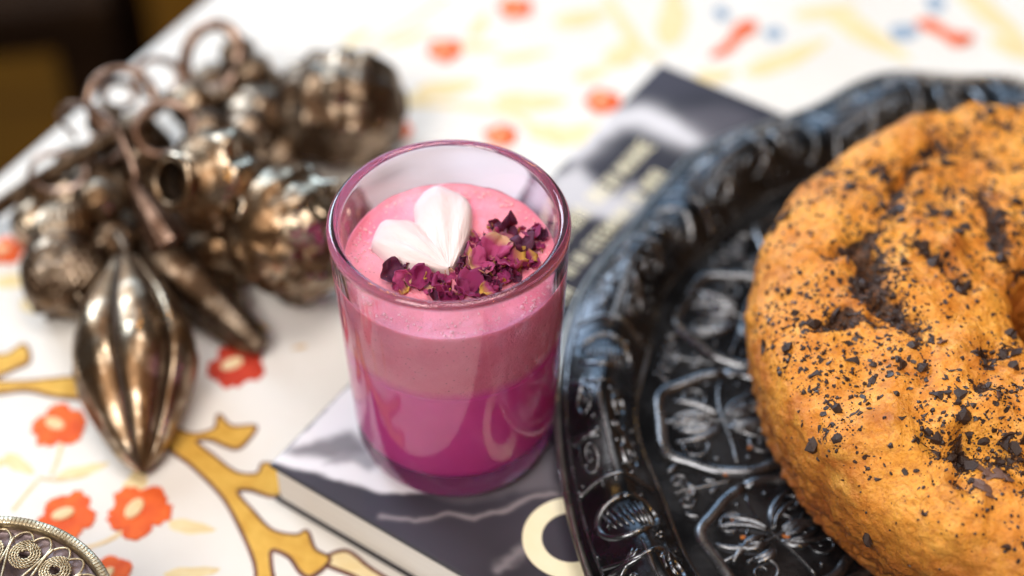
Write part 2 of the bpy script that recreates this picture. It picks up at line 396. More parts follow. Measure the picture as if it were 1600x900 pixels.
lum = fbm(np.stack([gx*22, gy*22, gx*0], -1), 3, 3)
colr = dark*(1+.35*lum[..., None])
def lay(mask, c):
    global colr
    colr = colr*(1-mask[..., None])+np.asarray(c)*mask[..., None]
lay(soft([(418, 724), (520, 618), (600, 560), (640, 600), (660, 770), (600, 770), (545, 752), (480, 735)], .0012), white*.92)
lay(soft([(452, 694), (540, 676), (575, 700), (520, 715), (470, 712), (440, 705)], .003)*.85, mid*.75)
lay(soft([(500, 725), (560, 690), (600, 720), (575, 735), (545, 722)], .002)*.7, mid)
lay(soft([(660, 770), (700, 700), (860, 640), (880, 770), (800, 776), (730, 790)], .0025)*.75, mid*.8)
lay(.45*np.exp(-(dseg(Gw, [bookxy(*p) for p in [(590, 802), (640, 815), (700, 806), (742, 813), (785, 797), (870, 775)]])/.0010)**2), (.42, .37, .40))
lay(.35*np.exp(-(dseg(Gw, [bookxy(*p) for p in [(770, 890), (800, 872), (825, 850)]])/.0016)**2), (.42, .38, .42))
lay(.95*np.exp(-(dseg(Gw, [bookxy(*p) for p in [(900, 240), (925, 205), (965, 184), (1005, 180), (1045, 200), (1080, 215)]])/.0068)**2), white*.85)
lay(soft([(862, 272), (905, 262), (950, 300), (990, 320), (960, 345), (900, 335), (850, 320)], .004)*.85, white*.8)
lay(soft([(1060, 170), (1110, 165), (1180, 185), (1130, 230), (1075, 205)], .006)*.4, mid)
lay(soft([(960, 300), (1000, 285), (1010, 330), (975, 345)], .003)*.6, white*.7)
gxyz = np.stack([gx, gy, np.full_like(gx, BT)], -1)
jk = mk('printed_jacket', gxyz, gridfaces(n1, n2), None, be)
ca_ = jk.data.color_attributes.new('print', 'FLOAT_COLOR', 'POINT')
ca_.data.foreach_set('color', np.c_[np.clip(colr, 0, 1).reshape(-1, 3), np.ones(n1*n2)].ravel().astype(np.float32))
m, nt, b = mat('jacket_print', (.1, .1, .1), .45, Specular_IOR_Level=.3); at_ = node(nt, 'ShaderNodeAttribute', attribute_name='print')
setc(nt, b, at_.outputs['Color']); bump(nt, b, noise(nt, coords(nt), 1500, 2), .12, .0001); jk.data.materials.append(m)
so = jk.modifiers.new('solidify', 'SOLIDIFY'); so.thickness = .0004; so.offset = -1
M['creamink'] = noisy('cream_ink', (.80, .74, .52), (.84, .79, .60), 80, .5)
# the big ring letter
c = bookxy(893, 840); t = np.linspace(0, 2*math.pi, 72, endpoint=False)
ro, ri = .0168, .0102; zl = BT+.0002
V = np.concatenate([np.c_[c[0]+R*np.cos(t), c[1]+R*1.02*np.sin(t), np.full(72, z)] for R, z in ((ro, BT-.0002), (ro, zl), (ri*1.0, zl), (ri, BT-.0002))])
mk('title_letter', V, gridfaces(4, 72, closeu=False, closev=True).tolist(), M['creamink'], be, smooth=False)
# two lines of narrow capitals along the long edge (too blurred to read: upright strokes with bars)
def textline(p0, p1, hgt, seed, gaps=()):
    a, b_ = bookxy(*p0), bookxy(*p1); d = b_-a; L = np.linalg.norm(d); d /= L; nrm = np.array([d[1], -d[0]])
    r = random.Random(seed); s = 0; k = 0
    while s < L:
        w = r.choice([.0030, .0034, .0038]); k += 1
        if not any(g0 <= s/L <= g1 for g0, g1 in gaps):
            parts = []
            def bar(x0, y0, x1, y1, th=.0009):
                A = a+d*(s+x0*w)+nrm*(y0-.5)*hgt; B = a+d*(s+x1*w)+nrm*(y1-.5)*hgt; e = (B-A)/np.linalg.norm(B-A); q = np.array([-e[1], e[0]])*th/2
                zz = BT+.0002
                parts.append((np.array([[*(A+q), zz], [*(A-q), zz], [*(B-q), zz], [*(B+q), zz], [*(A+q), BT-.0002], [*(A-q), BT-.0002], [*(B-q), BT-.0002], [*(B+q), BT-.0002]]),
                              [[0, 1, 2, 3], [0, 4, 5, 1], [1, 5, 6, 2], [2, 6, 7, 3], [3, 7, 4, 0]]))
            g = r.choice('HNIUEH')
            bar(.1, 0, .1, 1)
            if g in 'HNU': bar(.85, 0, .85, 1)
            if g == 'H': bar(.1, .5, .85, .5)
            if g == 'N': bar(.1, 1, .85, 0)
            if g == 'U': bar(.1, 0, .85, 0)
            if g == 'E': [bar(.1, y, .85, y) for y in (.04, .5, .96)]
            v, f = join(parts); mk('cover_letter', v, f, M['creamink'], be, smooth=False)
        s += w*1.35
textline((872, 372), (1008, 228), .0075, 1, [(.30, .36)])
textline((884, 428), (1034, 268), .0062, 2, [(.62, .66)])
textline((872, 470), (892, 448), .0062, 3)

# ------------------------------------------------------------------ glass and drink
HZ = .104
def Ro(z): return .0352+(.0393-.0352)*np.clip(z/HZ, 0, 1)**.9
def Ri(z): return Ro(z)-.0042-.0006*sm(-np.asarray(z, float), -.03, -.012)
prof = [(.0001, .0012), (.012, .0010), (.024, .0007), (.0295, .0003)]
for a in np.linspace(-90, -4, 9): prof.append((.0302+.0046*math.cos(math.radians(a)), .0049+.0046*math.sin(math.radians(a))))
for z in np.linspace(.007, .1005, 26): prof.append((float(Ro(z)), float(z)))
rc = (float(Ro(HZ))+float(Ri(HZ)))/2
for a in np.linspace(8, 172, 12): prof.append((rc+.00208*math.cos(math.radians(a)), HZ-.0024+.0024*math.sin(math.radians(a))))
for z in np.linspace(.1005, .0155, 24): prof.append((float(Ri(z)), float(z)))
ri0 = float(Ri(.0155))
for a in np.linspace(15, 90, 6): prof.append((ri0-.004+.004*math.cos(math.radians(a)), .0155-.0040*math.sin(math.radians(a))))
prof += [(.016, .0113), (.0001, .0112)]
m, nt, b = mat('violet_glass', (.85, .81, .955), .0, 0, IOR=1.5); b.inputs['Transmission Weight'].default_value = 1.0
bump(nt, b, noise(nt, coords(nt), 45, 2), .03, .001); M['glass'] = m
v, f = lathe(prof, 128); gl = mk('drinking_glass', v, f, M['glass'])
tag(gl, 'short thick walled violet tinted glass tumbler standing on the book', 'glass')

de = empty('pink_drink', (0, 0, .0113)); tag(de, 'layered pink drink with pale foam filling the glass tumbler', 'drink')
ZF, ZM = .0858, .0565; D0 = .0113; e_ = .00025
def Rl(z): return float(Ri(z))+e_
m, nt, b = mat('pink_milk', (.56, .05, .24), .35, 0); b.inputs['Subsurface Weight'].default_value = .5
b.inputs['Subsurface Radius'].default_value = (1, .25, .5); b.inputs['Subsurface Scale'].default_value = .004
setc(nt, b, ramp(nt, noise(nt, coords(nt), 40, 3), [(.3, (.74, .05, .33)), (.7, (.82, .08, .39))])); M['milk'] = m
pm = [(.0001, .0110-D0), (.016, .0111-D0)]
for a in np.linspace(88, 15, 6): pm.append((ri0-.004+.004*math.cos(math.radians(a))+e_, .0155-.0042*math.sin(math.radians(a))-D0))
for z in np.linspace(.0158, ZM, 18): pm.append((Rl(z), z-D0))
pm += [(.02, ZM-D0), (.0001, ZM-D0)]
v, f = lathe(pm, 96); mk('pink_milk', v, f, M['milk'], de)
m, nt, b = mat('pink_foam', (.80, .34, .40), .55, 0); b.inputs['Subsurface Weight'].default_value = .4
b.inputs['Subsurface Radius'].default_value = (1, .35, .4); b.inputs['Subsurface Scale'].default_value = .003
co = coords(nt); vo = node(nt, 'ShaderNodeTexVoronoi', Scale=1500.0); nt.links.new(co, vo.inputs['Vector'])
vo2 = node(nt, 'ShaderNodeTexVoronoi', Scale=520.0); nt.links.new(co, vo2.inputs['Vector'])
base = ramp(nt, noise(nt, co, 55, 5), [(.32, (.78, .195, .29)), (.68, (.87, .335, .43))])
pores = ramp(nt, vo2.outputs['Distance'], [(.06, gray(.50)), (.18, gray(1))])
gate = ramp(nt, noise(nt, co, 130, 2), [(.50, gray(1)), (.66, gray(0))])
sz = node(nt, 'ShaderNodeSeparateXYZ'); nt.links.new(co, sz.inputs[0])
za = node(nt, 'ShaderNodeMath', operation='MULTIPLY_ADD'); nt.links.new(noise(nt, co, 90, 4), za.inputs[0]); za.inputs[1].default_value = .004; nt.links.new(sz.outputs[2], za.inputs[2])
mr = node(nt, 'ShaderNodeMapRange'); nt.links.new(za.outputs[0], mr.inputs['Value']); mr.inputs['From Min'].default_value = ZM-D0+.0012; mr.inputs['From Max'].default_value = ZM-D0+.0060; mr.inputs['To Min'].default_value = 1; mr.inputs['To Max'].default_value = 0
setc(nt, b, mix(nt, mr.outputs[0], mix(nt, gate, base, mix(nt, 1.0, base, pores, 'MULTIPLY')), (.79, .07, .36)))
p = bump(nt, b, vo.outputs['Distance'], .35, .0004); bump(nt, b, vo2.outputs['Distance'], .25, .0008, p); M['foam'] = m
pf = [(Rl(ZM-.0003), ZM-.0003-D0)] + [(Rl(z), z-D0) for z in np.linspace(ZM+.001, ZF+.0012, 20)]
rr = np.concatenate([[Rl(ZF)-.0006, Rl(ZF)-.0013, Rl(ZF)-.0022, Rl(ZF)-.0035], np.linspace(Rl(ZF)-.005, .0001, 40)])
zt = np.concatenate([[.0011, .0006, .0002, 0], np.zeros(40)])
pf += [(r, ZF+z-D0) for r, z in zip(rr, zt)]
v, f = lathe(pf, 160)
top = (v[:, 2] > ZF-D0-.0004) & (np.hypot(v[:, 0], v[:, 1]) < Rl(ZF)-.0003)
v[top, 2] += fbm(v[top]*[260, 260, 1], 3, 3)*.00035+fbm(v[top]*[60, 60, 1], 2, 8)*.0005
edge = (~top) & (v[:, 2] > ZF-D0)
v[edge, 2] += vnoise(v[edge]*[220, 220, 1], 9)*.0005
fo = mk('pink_foam', v, f, M['foam'], de)
# bubbles along the foam edge: small domes
parts = []
r = np.random.default_rng(4)
for i in range(420):
    a = r.uniform(0, 6.283); rad = Rl(ZF)-.0012-abs(r.normal(0, .0035)); s = r.uniform(.00018, .0005)*(1.6 if r.random() < .12 else 1)
    x, y = rad*math.cos(a), rad*math.sin(a)
    t8 = np.linspace(0, 6.283, 8, endpoint=False); ring = [(1.0, -.1), (.86, .5), (.5, .86)]
    V = [(x+s*k*math.cos(t_), y+s*k*math.sin(t_), ZF-D0+.0002+s*h*.9) for k, h in ring for t_ in t8]+[(x, y, ZF-D0+.0002+s*.9)]
    F = gridfaces(3, 8, closev=True).tolist()+[[16+j, 16+(j+1) % 8, 24] for j in range(8)]
    parts.append((np.array(V), F))
v, f = join(parts); m, nt, b = mat('foam_bubble', (.86, .45, .50), .12, 0); M['bubble'] = m
tag(mk('foam_bubbles', v, f, M['bubble'], de), kind='stuff')

# ------------------------------------------------------------------ heart
m, nt, b = mat('white_meringue', (.74, .61, .62), .6, 0); b.inputs['Subsurface Weight'].default_value = .3
b.inputs['Subsurface Radius'].default_value = (1, .7, .7); b.inputs['Subsurface Scale'].default_value = .003
bump(nt, b, noise(nt, coords(nt), 500, 4), .15, .0004); M['meringue'] = m
ZH = ZF+.0005
hp = np.array([at(x, y, ZH+.002)[:2] for x, y in [(640, 417), (604, 406), (582, 384), (581, 362), (600, 346), (630, 342), (645, 346), (651, 352), (648, 338), (645, 320), (658, 299), (686, 290), (714, 296), (738, 326), (736, 362), (718, 402)]])
tp = np.array(at(703, 424, ZH+.002)[:2]); dv = hp-tp; an = np.arctan2(dv[:, 1], dv[:, 0]) % (2*math.pi); ra = np.hypot(dv[:, 0], dv[:, 1])
o_ = np.argsort(an); an, ra = an[o_], ra[o_]; nphi, nt2 = 170, 46
ph = np.linspace(an[0]-.05, an[-1]+.05, nphi); rm = np.interp(ph, an, ra); kk2 = np.exp(-(np.arange(-6, 7)/2.6)**2); kk2 /= kk2.sum()
rm = np.convolve(np.pad(rm, 6, 'edge'), kk2, 'valid'); u_ = np.linspace(0, 1, nphi)
un = (math.atan2(*(np.array(at(651, 352, ZH))[:2]-tp)[::-1]) % (2*math.pi)-ph[0])/(ph[-1]-ph[0])
dn = np.exp(-((u_-un)/.055)**2)
side_ = np.clip(1-np.abs(2*u_-1)**5, 0, 1)**.5
rib = np.where(u_ < un, np.cos((u_-un)/un*math.pi*6.0), np.cos((u_-un)/(1-un)*math.pi*6.0))
Pp, Tt2 = np.meshgrid(np.arange(nphi), np.linspace(.02, 1, nt2), indexing='ij')
hh = .0054*(.55+.45*sm(Tt2, 0, .5))*np.sqrt(np.clip(1-np.clip((Tt2-.55)/.45, 0, 1)**3.2, 0, 1))*side_[Pp]*(1-.42*dn[Pp]*sm(Tt2, .1, .7))
hh = hh*(1+.065*rib[Pp]*sm(Tt2, .05, .5))+.0001*vnoise(np.stack([Pp*.35, Tt2*22, Pp*0], -1), 3)
rrh = rm[Pp]*Tt2*(1+.018*rib[Pp]*sm(Tt2, .5, 1))
xh, yh = tp[0]+rrh*np.cos(ph[Pp]), tp[1]+rrh*np.sin(ph[Pp])
Vt = np.stack([xh, yh, ZH+.0004+np.maximum(hh, 0)], -1).reshape(-1, 3); Vb = np.stack([xh, yh, np.full_like(xh, ZH-.0010)], -1).reshape(-1, 3)
F = gridfaces(nphi, nt2).tolist()+[[k_+nphi*nt2 for k_ in q_[::-1]] for q_ in gridfaces(nphi, nt2).tolist()]
NB = nphi*nt2
for k_ in range(nphi-1): a, b_ = k_*nt2+nt2-1, (k_+1)*nt2+nt2-1; F.append([a, b_, b_+NB, a+NB])
for base_ in (0, (nphi-1)*nt2):
    for k_ in range(nt2-1): a, b_ = base_+k_, base_+k_+1; F.append([a, b_, b_+NB, a+NB])
v, f = np.concatenate([Vt, Vb]), F
tag(mk('meringue_heart', v, f, M['meringue']), 'white ridged meringue heart resting on the pink foam', 'meringue')

# ------------------------------------------------------------------ dried rose petals
def petalmat(name, c1, c2, tipc):
    m, nt, b = mat(name, c1, .55, 0); b.inputs['Subsurface Weight'].default_value = .15; b.inputs['Subsurface Scale'].default_value = .001
    g = coords(nt, 'UV'); co = coords(nt); sx = node(nt, 'ShaderNodeSeparateXYZ'); nt.links.new(g, sx.inputs[0])
    body = ramp(nt, noise(nt, co, 420, 4), [(.3, c1), (.7, c2)])
    setc(nt, b, mix(nt, ramp(nt, sx.outputs[0], [(.12, gray(1)), (.42, gray(0))]), body, tipc))
    bump(nt, b, noise(nt, co, 900, 4), .5, .0006); return m
PM = [petalmat('magenta_petal', (.13, .0025, .05), (.32, .010, .13), (.22, .007, .08)),
      petalmat('purple_petal', (.045, .004, .026), (.11, .008, .06), (.07, .007, .035)),
      petalmat('pink_petal', (.34, .02, .13), (.48, .07, .21), (.55, .28, .17)),
      petalmat('ochre_based_petal', (.19, .008, .07), (.33, .02, .12), (.52, .28, .045))]
PN = ['deep magenta', 'dark purple', 'bright pink', 'magenta and ochre']
def petalmesh(seed, mt):
    r = np.random.default_rng(seed); n = 9; u, w = np.meshgrid(np.linspace(0, 1, n), np.linspace(-1, 1, n), indexing='ij')
    wid = np.sin(np.pi*np.clip(u*.86+.10, 0, 1))**.6*r.uniform(.40, .62)
    x = u-.5; y = w*wid; c = r.uniform(.3, 1.3); c2 = r.uniform(-.8, 1.0)
    z = c*.5*y*y*2+c2*.45*x*x
    q = np.stack([x*3, y*3, np.full_like(x, seed*1.7)], -1)
    z = z+.27*fbm(q*1.25, 3, seed); x = x+.07*vnoise(q*1.8, seed+5); y = y+.08*vnoise(q*1.8, seed+9)
    cr = r.uniform(.5, 1.4)*np.sign(r.normal()); a = cr*y; y2 = np.sin(a)/cr; z = z+np.abs(1-np.cos(a))/abs(cr)
    V = np.stack([x, y2, z], -1); V -= V.reshape(-1, 3).mean(0)
    o = mk('petal_source', V, gridfaces(n, n), mt); me = o.data
    uv = me.uv_layers.new(name='UVMap'); vi = np.zeros(len(me.loops), np.int32); me.loops.foreach_get('vertex_index', vi)
    uvs = np.stack([u.ravel(), w.ravel()*.5+.5], -1)[vi]; uv.data.foreach_set('uv', uvs.ravel())
    bpy.data.objects.remove(o); return me
PMESH = {k: [petalmesh(100*k+j+1, PM[k]) for j in range(6)] for k in range(4)}
def petal(px, py, lift, size, kind, j, rot):
    P = at(px, py, ZF+lift)
    if math.hypot(P[0], P[1]) > .0332: P[:2] *= .0332/math.hypot(P[0], P[1])
    o = bpy.data.objects.new('rose_petal', PMESH[kind][j]); COL.objects.link(o)
    size *= .9; o.location = P; o.rotation_euler = rot; o.scale = (size, size, size)
    so = o.modifiers.new('solidify', 'SOLIDIFY'); so.thickness = .02; so.offset = 0
    tag(o, f'crumpled {PN[kind]} dried rose petal scattered on the pink foam', 'petal', f'{PN[kind]} dried rose petals on the foam')
poly = np.array([(602, 416), (640, 412), (690, 432), (716, 408), (738, 368), (778, 342), (806, 356), (846, 352), (850, 388), (822, 424), (782, 452), (700, 466), (640, 452)])
r = random.Random(12); cnt = 0
while cnt < 115:
    x, y = r.uniform(600, 852), r.uniform(340, 468)
    if not inpoly(np.array([[[x, y]]]), poly)[0, 0]: continue
    lay_ = cnt/115
    size = r.uniform(.0028, .0054) if cnt < 85 else r.uniform(.0036, .0068)
    if cnt % 5 == 0: size = r.uniform(.003, .0045)
    kind = r.choices([0, 1, 2, 3], [.42, .24, .14, .20])[0]
    petal(x+r.gauss(0, 3), y, .0006+.0030*lay_*r.uniform(.5, 1), size, kind, r.randrange(6), (r.gauss(0, .55), r.gauss(0, .55), r.uniform(0, 6.28))); cnt += 1
for a in [(615, 425, .0030, .0085, 1, 0, (.5, .2, .4)), (655, 432, .0035, .0095, 0, 1, (.3, -.4, 1.0)), (690, 448, .004, .0105, 0, 2, (.7, .2, 2.0)), (735, 445, .005, .0110, 0, 3, (-.2, .5, 5.7)),
          (790, 350, .0045, .0080, 1, 4, (.8, -.3, 4.0)), (833, 363, .0040, .0070, 0, 5, (-.5, .3, 1.5)), (752, 410, .0055, .0095, 2, 0, (.3, .3, .8)), (800, 405, .0045, .0110, 3, 1, (.2, -.2, 3.4)),
          (775, 385, .005, .0100, 2, 2, (-.3, .4, 4.3)), (815, 378, .005, .0085, 1, 3, (.5, .1, 2.2)), (737, 395, .005, .0080, 3, 4, (.9, .1, 1.8)), (765, 452, .0035, .0075, 3, 5, (.4, .4, .6)),
          (625, 450, .002, .006, 3, 2, (.3, .1, 2.7)), (700, 462, .002, .0075, 0, 5, (.2, .3, .4)), (820, 410, .004, .007, 0, 2, (.3, .5, 2.4))]: petal(*a)

# ------------------------------------------------------------------ tray
TC = np.array([.206, 0.0]); NL = 13; TH0 = 181.0
tab = np.array([(79.2, .1900), (83, .1885), (87.6, .1868), (92, .1895), (96.2, .1916), (100.4, .1879), (104.5, .182), (108.5, .1764), (114, .1745), (118.5, .1753), (123.4, .1771), (130.1, .176),
                (136.4, .1717), (146, .1677), (151.8, .1683), (157.9, .17), (164, .1707), (171.2, .1703), (175.9, .1704), (181, .1705), (185.9, .1709), (192.4, .1722), (198.6, .1745), (204.6, .177)])
deg = np.arange(0, 360, .5)
syn = .181+.0055*np.cos(np.radians(NL*(deg-125.5)))
vis = np.interp(deg, tab[:, 0], tab[:, 1]); wgt = sm(deg, 74, 80)*(1-sm(deg, 204, 216))
rt_ = syn*(1-wgt)+vis*wgt
kk = np.exp(-(np.arange(-10, 11)/4.0)**2); kk /= kk.sum()
rt_ = np.convolve(np.concatenate([rt_[-10:], rt_, rt_[:10]]), kk, 'valid')
def rout(th): return np.interp(np.degrees(th) % 360, np.append(deg, 360), np.append(rt_, rt_[0]))
def rin(th): return .1385+.0015*np.cos(NL*(th-math.radians(TH0)))
WELL = .0040
def rimz(th, w):
    zc = .0185+.0035*np.cos(NL*(th-math.radians(125.5)))
    up_ = WELL+(zc-WELL)*sm(w, 0, .46)
    dn = .0095+(zc-.0095)*(np.cos(np.clip((w-.46)/.54, 0, 1)*math.pi/2)**1.1)
    return np.where(w < .46, up_, dn)
def rimp(th, w):
    th = np.asarray(th, float); w = np.asarray(w, float); r_ = rin(th)+(rout(th)-.0012-rin(th))*w
    return np.stack([TC[0]+r_*np.cos(th), TC[1]+r_*np.sin(th), rimz(th, w)], -1)
def rimn(th, w):
    e = 1e-3; a = rimp(th+e, w)-rimp(th-e, w); b_ = rimp(th, w+e)-rimp(th, w-e); n = np.cross(b_, a); n /= np.linalg.norm(n, axis=-1)[..., None]
    return np.where(n[..., 2:] < 0, -n, n)
tre = empty('serving_tray', (TC[0], TC[1], 0)); tag(tre, 'dark pewter serving tray with scalloped embossed rim under the cake', 'tray')
OFF = np.array([TC[0], TC[1], 0])
nth = 900; th = np.linspace(0, 2*math.pi, nth, endpoint=False)
rows = []
for rr_ in (.0005, .04, .08, .11, .125, .133): rows.append(np.stack([TC[0]+rr_*np.cos(th), TC[1]+rr_*np.sin(th), np.full(nth, WELL)], -1))
for w in np.linspace(0, 1, 30): rows.append(rimp(th, np.full(nth, w)))
for w in np.linspace(1, 0, 14): q = rimp(th, np.full(nth, w)); q[:, 2] = np.maximum(q[:, 2]-.0030, .0004); rows.append(q)
for rr_ in (.13, .05, .0005): rows.append(np.stack([TC[0]+rr_*np.cos(th), TC[1]+rr_*np.sin(th), np.full(nth, -.0001)], -1))
V = np.stack(rows, 1)-OFF
mk('tray_dish', V, gridfaces(nth, V.shape[1], closeu=True), M['pewter'], tre)
lp = rimp(th, np.full(nth, 1.0))-OFF
lp[:, 2] -= .0004; v, f = tube(lp, .0015, 8, closed=True); mk('rim_edge', v, f, M['pewter3'], tre)
for w_, rd in ((.90, .0007), (.04, .0009)):
    q = rimp(th, np.full(nth, w_))-OFF; v, f = tube(q, rd, 6, closed=True); mk('rim_bead', v, f, M['pewter2'], tre)
def ribbon(P, N, hw, h):
    m_ = len(P); T = np.gradient(P, axis=0); T /= np.linalg.norm(T, axis=1)[:, None]+1e-12; S_ = np.cross(N, T); S_ /= np.linalg.norm(S_, axis=1)[:, None]+1e-12
    cs = [(-1, -.35), (-.72, .62), (0, 1), (.72, .62), (1, -.35)]
    V = np.stack([P+S_*(hw*a)[:, None]+N*(h*b_)[:, None] for a, b_ in cs], 1).reshape(-1, 3)
    F = gridfaces(m_, 5).tolist()+[[0, 1, 2, 3, 4], [(m_-1)*5+i for i in (4, 3, 2, 1, 0)]]
    return V, F
def spiral(cx, cy, R, turns, a0, dr, tail=None, n=26):
    t = np.linspace(0, 1, n); a = a0+dr*turns*2*math.pi*t; rr_ = R*(1-.82*t); pts = np.stack([cx+rr_*np.cos(a), cy+rr_*np.sin(a)], -1)
    if tail is not None:
        tl = np.array([tail*(1-k)+pts[0]*k for k in np.linspace(0, 1, 7)[:-1]])
        dirn = np.array([-math.sin(a0), math.cos(a0)])*dr; bul = np.linalg.norm(pts[0]-tail)*.25
        for i, k in enumerate(np.linspace(0, 1, 7)[:-1]): tl[i] -= dirn*bul*math.sin(math.pi*k)
        pts = np.concatenate([tl, pts])
    return pts
def medallion(i):
    thc = math.radians(TH0+i*360/NL); RC = .1095; hr = .0255; hwid = .0240; rr2 = random.Random(500+i)
    def P2(q):
        r_ = RC+q[:, 1]*hr; a = thc-q[:, 0]*hwid/.112*(.112/ (0.35*.112+.65*r_))
        return np.stack([r_*np.cos(a), r_*np.sin(a), np.full(len(q), WELL)], -1)
    def strokes(lst):
        parts = []
        for q, hw, h, tp in lst:
            q = np.asarray(q, float); n = len(q); s = np.linspace(0, 1, n); pr = np.ones(n)*hw
            if tp == 1: pr = hw*(.35+.65*np.sin(np.pi*np.clip(s, .04, .96)))
            if tp == 2: pr = hw*np.sin(np.pi*np.clip(s, .05, .95))**.8+.0002
            P = P2(q); N = np.tile([0, 0, 1.0], (n, 1)); parts.append(ribbon(P, N, pr, np.ones(n)*h*(.6+.4*pr/hw)))
        return join(parts)
    t = np.linspace(0, 2*math.pi, 90); e = .72
    bx = np.sign(np.cos(t))*np.abs(np.cos(t))**e*.93; by = np.sign(np.sin(t))*np.abs(np.sin(t))**e*.93
    sc = 1+.10*np.cos(6*t+math.pi)*-.4; bord = np.stack([bx*sc*(1-.12*by), by*sc], -1)
    v, f = strokes([(bord, .0024, .0015, 0)]); mo = mk('medallion', v, f, M['pewter2'], tre)
    L = [(np.array([(0, y) for y in np.linspace(-.85, .85, 12)]), .0007, .0010, 0), (np.array([(x, .06*math.sin(3*x)) for x in np.linspace(-.82, .82, 16)]), .0006, .0010, 0)]
    for sx in (-1, 1):
        for sy in (-1, 1):
            cx, cy_ = sx*rr2.uniform(.40, .48), sy*rr2.uniform(.42, .50); R = rr2.uniform(.20, .26)
            L.append((spiral(cx, cy_, R, 1.35, rr2.uniform(-.5, .5)+(math.pi if sx > 0 else 0), sx*sy, np.array([sx*.04, sy*.12])), .0007, .0011, 1))
            for k in range(6):
                a = rr2.uniform(.1, 1.45); l0, l1 = rr2.uniform(.10, .2), rr2.uniform(.42, .85)
                q = np.array([(sx*(l0+(l1-l0)*s)*math.cos(a+.5*s), sy*(l0+(l1-l0)*s)*math.sin(a+.5*s)) for s in np.linspace(0, 1, 10)])
                L.append((np.clip(q, -.8, .8), rr2.uniform(.0010, .0018), .0016, 2))
            L.append((np.array([(sx*(.70+.02*k), sy*(.20+.02*k)) for k in range(3)]), .0011, .0013, 2))
    v, f = strokes(L); mk('scrollwork', v, f, M['pewter2'], mo)
for i in range(NL): medallion(i)
def rimpanel(i):
    thc = math.radians(125.5+i*360/NL); half = math.pi/NL; rr2 = random.Random(900+i); L = []
    def put(q, hw, h, tp):
        q = np.asarray(q, float); n = len(q); t_ = thc-q[:, 0]*half; w = .5+q[:, 1]*.5
        P = rimp(t_, w)-OFF; N = rimn(t_, w); s = np.linspace(0, 1, n); pr = np.ones(n)*hw
        if tp == 1: pr = hw*(.35+.65*np.sin(np.pi*np.clip(s, .04, .96)))
        if tp == 2: pr = hw*np.sin(np.pi*np.clip(s, .05, .95))**.8+.0002
        L.append(ribbon(P, N, pr, np.ones(n)*h*(.6+.4*pr/hw)))
    s = np.linspace(-1, 1, 22)
    put(np.stack([-.98+.12*np.cos(s*1.5), s*.8], -1), .0011, .0010, 0)
    put(np.stack([.30-.16*np.cos(s*1.5), s*.8], -1), .0010, .0010, 0)
    put(np.stack([s*.62-.32, .02*np.sin(4*s)], -1), .0007, .0009, 0)
    for cx in (-.62, -.05):
        for sy in (-1, 1):
            put(spiral(cx, sy*.40, .21, 1.5, rr2.uniform(0, 6.28), sy*rr2.choice((-1, 1)), None, 30)*[[1, 1]], .00075, .0011, 1)
            for k in range(3):
                a = rr2.uniform(0, 6.28); q = np.array([(cx+.2+.13*math.cos(a)*t_, sy*.42+.34*math.sin(a)*t_) for t_ in np.linspace(-1, 1, 8)]); q[:, 1] = np.clip(q[:, 1], -.8, .8)
                put(q, rr2.uniform(.0010, .0016), .0011, 2)
    t_ = np.linspace(0, 2*math.pi, 40); put(np.stack([.64+.24*np.cos(t_), .60*np.sin(t_)], -1), .0013, .0012, 0)
    for k in np.linspace(-.38, .38, 8): put(np.array([(.64-.14+k*.1, k-.08), (.64, k), (.64+.14, k+.08)]), .0006, .0008, 2)
    for k in range(26): a = rr2.uniform(-.95, .95); bq = rr2.uniform(-.78, .78); put(np.array([(a-.015, bq), (a, bq+.01), (a+.015, bq)]), .0008, .0012, 2)
    v, f = join(L); mk('rim_ornament', v, f, M['pewter2'], tre)
for i in range(NL): rimpanel(i)
def wellfill(i):                                               # leafy scrolls between two medallions
    thc = math.radians(TH0+(i+.5)*360/NL); rr2 = random.Random(1300+i); L = []
    def put(q, hw, h):
        q = np.asarray(q, float); n = len(q); s = np.linspace(0, 1, n); r_ = q[:, 1]; a = thc+q[:, 0]/r_
        pr = hw*(.3+.7*np.sin(np.pi*np.clip(s, .04, .96))); L.append(ribbon(np.stack([r_*np.cos(a), r_*np.sin(a), np.full(n, WELL)], -1), np.tile([0, 0, 1.0], (n, 1)), pr, np.full(n, h)))
    for sx in (-1, 1):
        put(spiral(sx*.0045, .1310, .0034, 1.4, 0 if sx < 0 else math.pi, sx, None, 26), .0007, .0011)
        put([(sx*(.0004+.0022*t_), .1255+.006*t_-.004*t_*t_) for t_ in np.linspace(0, 1, 8)], .0013, .0011)
        put([(sx*(.009+.003*t_), .1335-.004*t_) for t_ in np.linspace(0, 1, 8)], .0012, .0011)
        put([(sx*(.001+.002*t_), .118+.004*t_) for t_ in np.linspace(0, 1, 8)], .0011, .0010)
    put([(0, y_) for y_ in np.linspace(.112, .1345, 10)], .0008, .0011)
    for k in range(8): x_, y_ = rr2.uniform(-.012, .012), rr2.uniform(.1295, .1355); put([(x_-.0005, y_), (x_, y_+.0002), (x_+.0005, y_)], .0007, .0010)
    v, f = join(L); mk('well_ornament', v, f, M['pewter2'], tre)
for i in range(NL): wellfill(i)

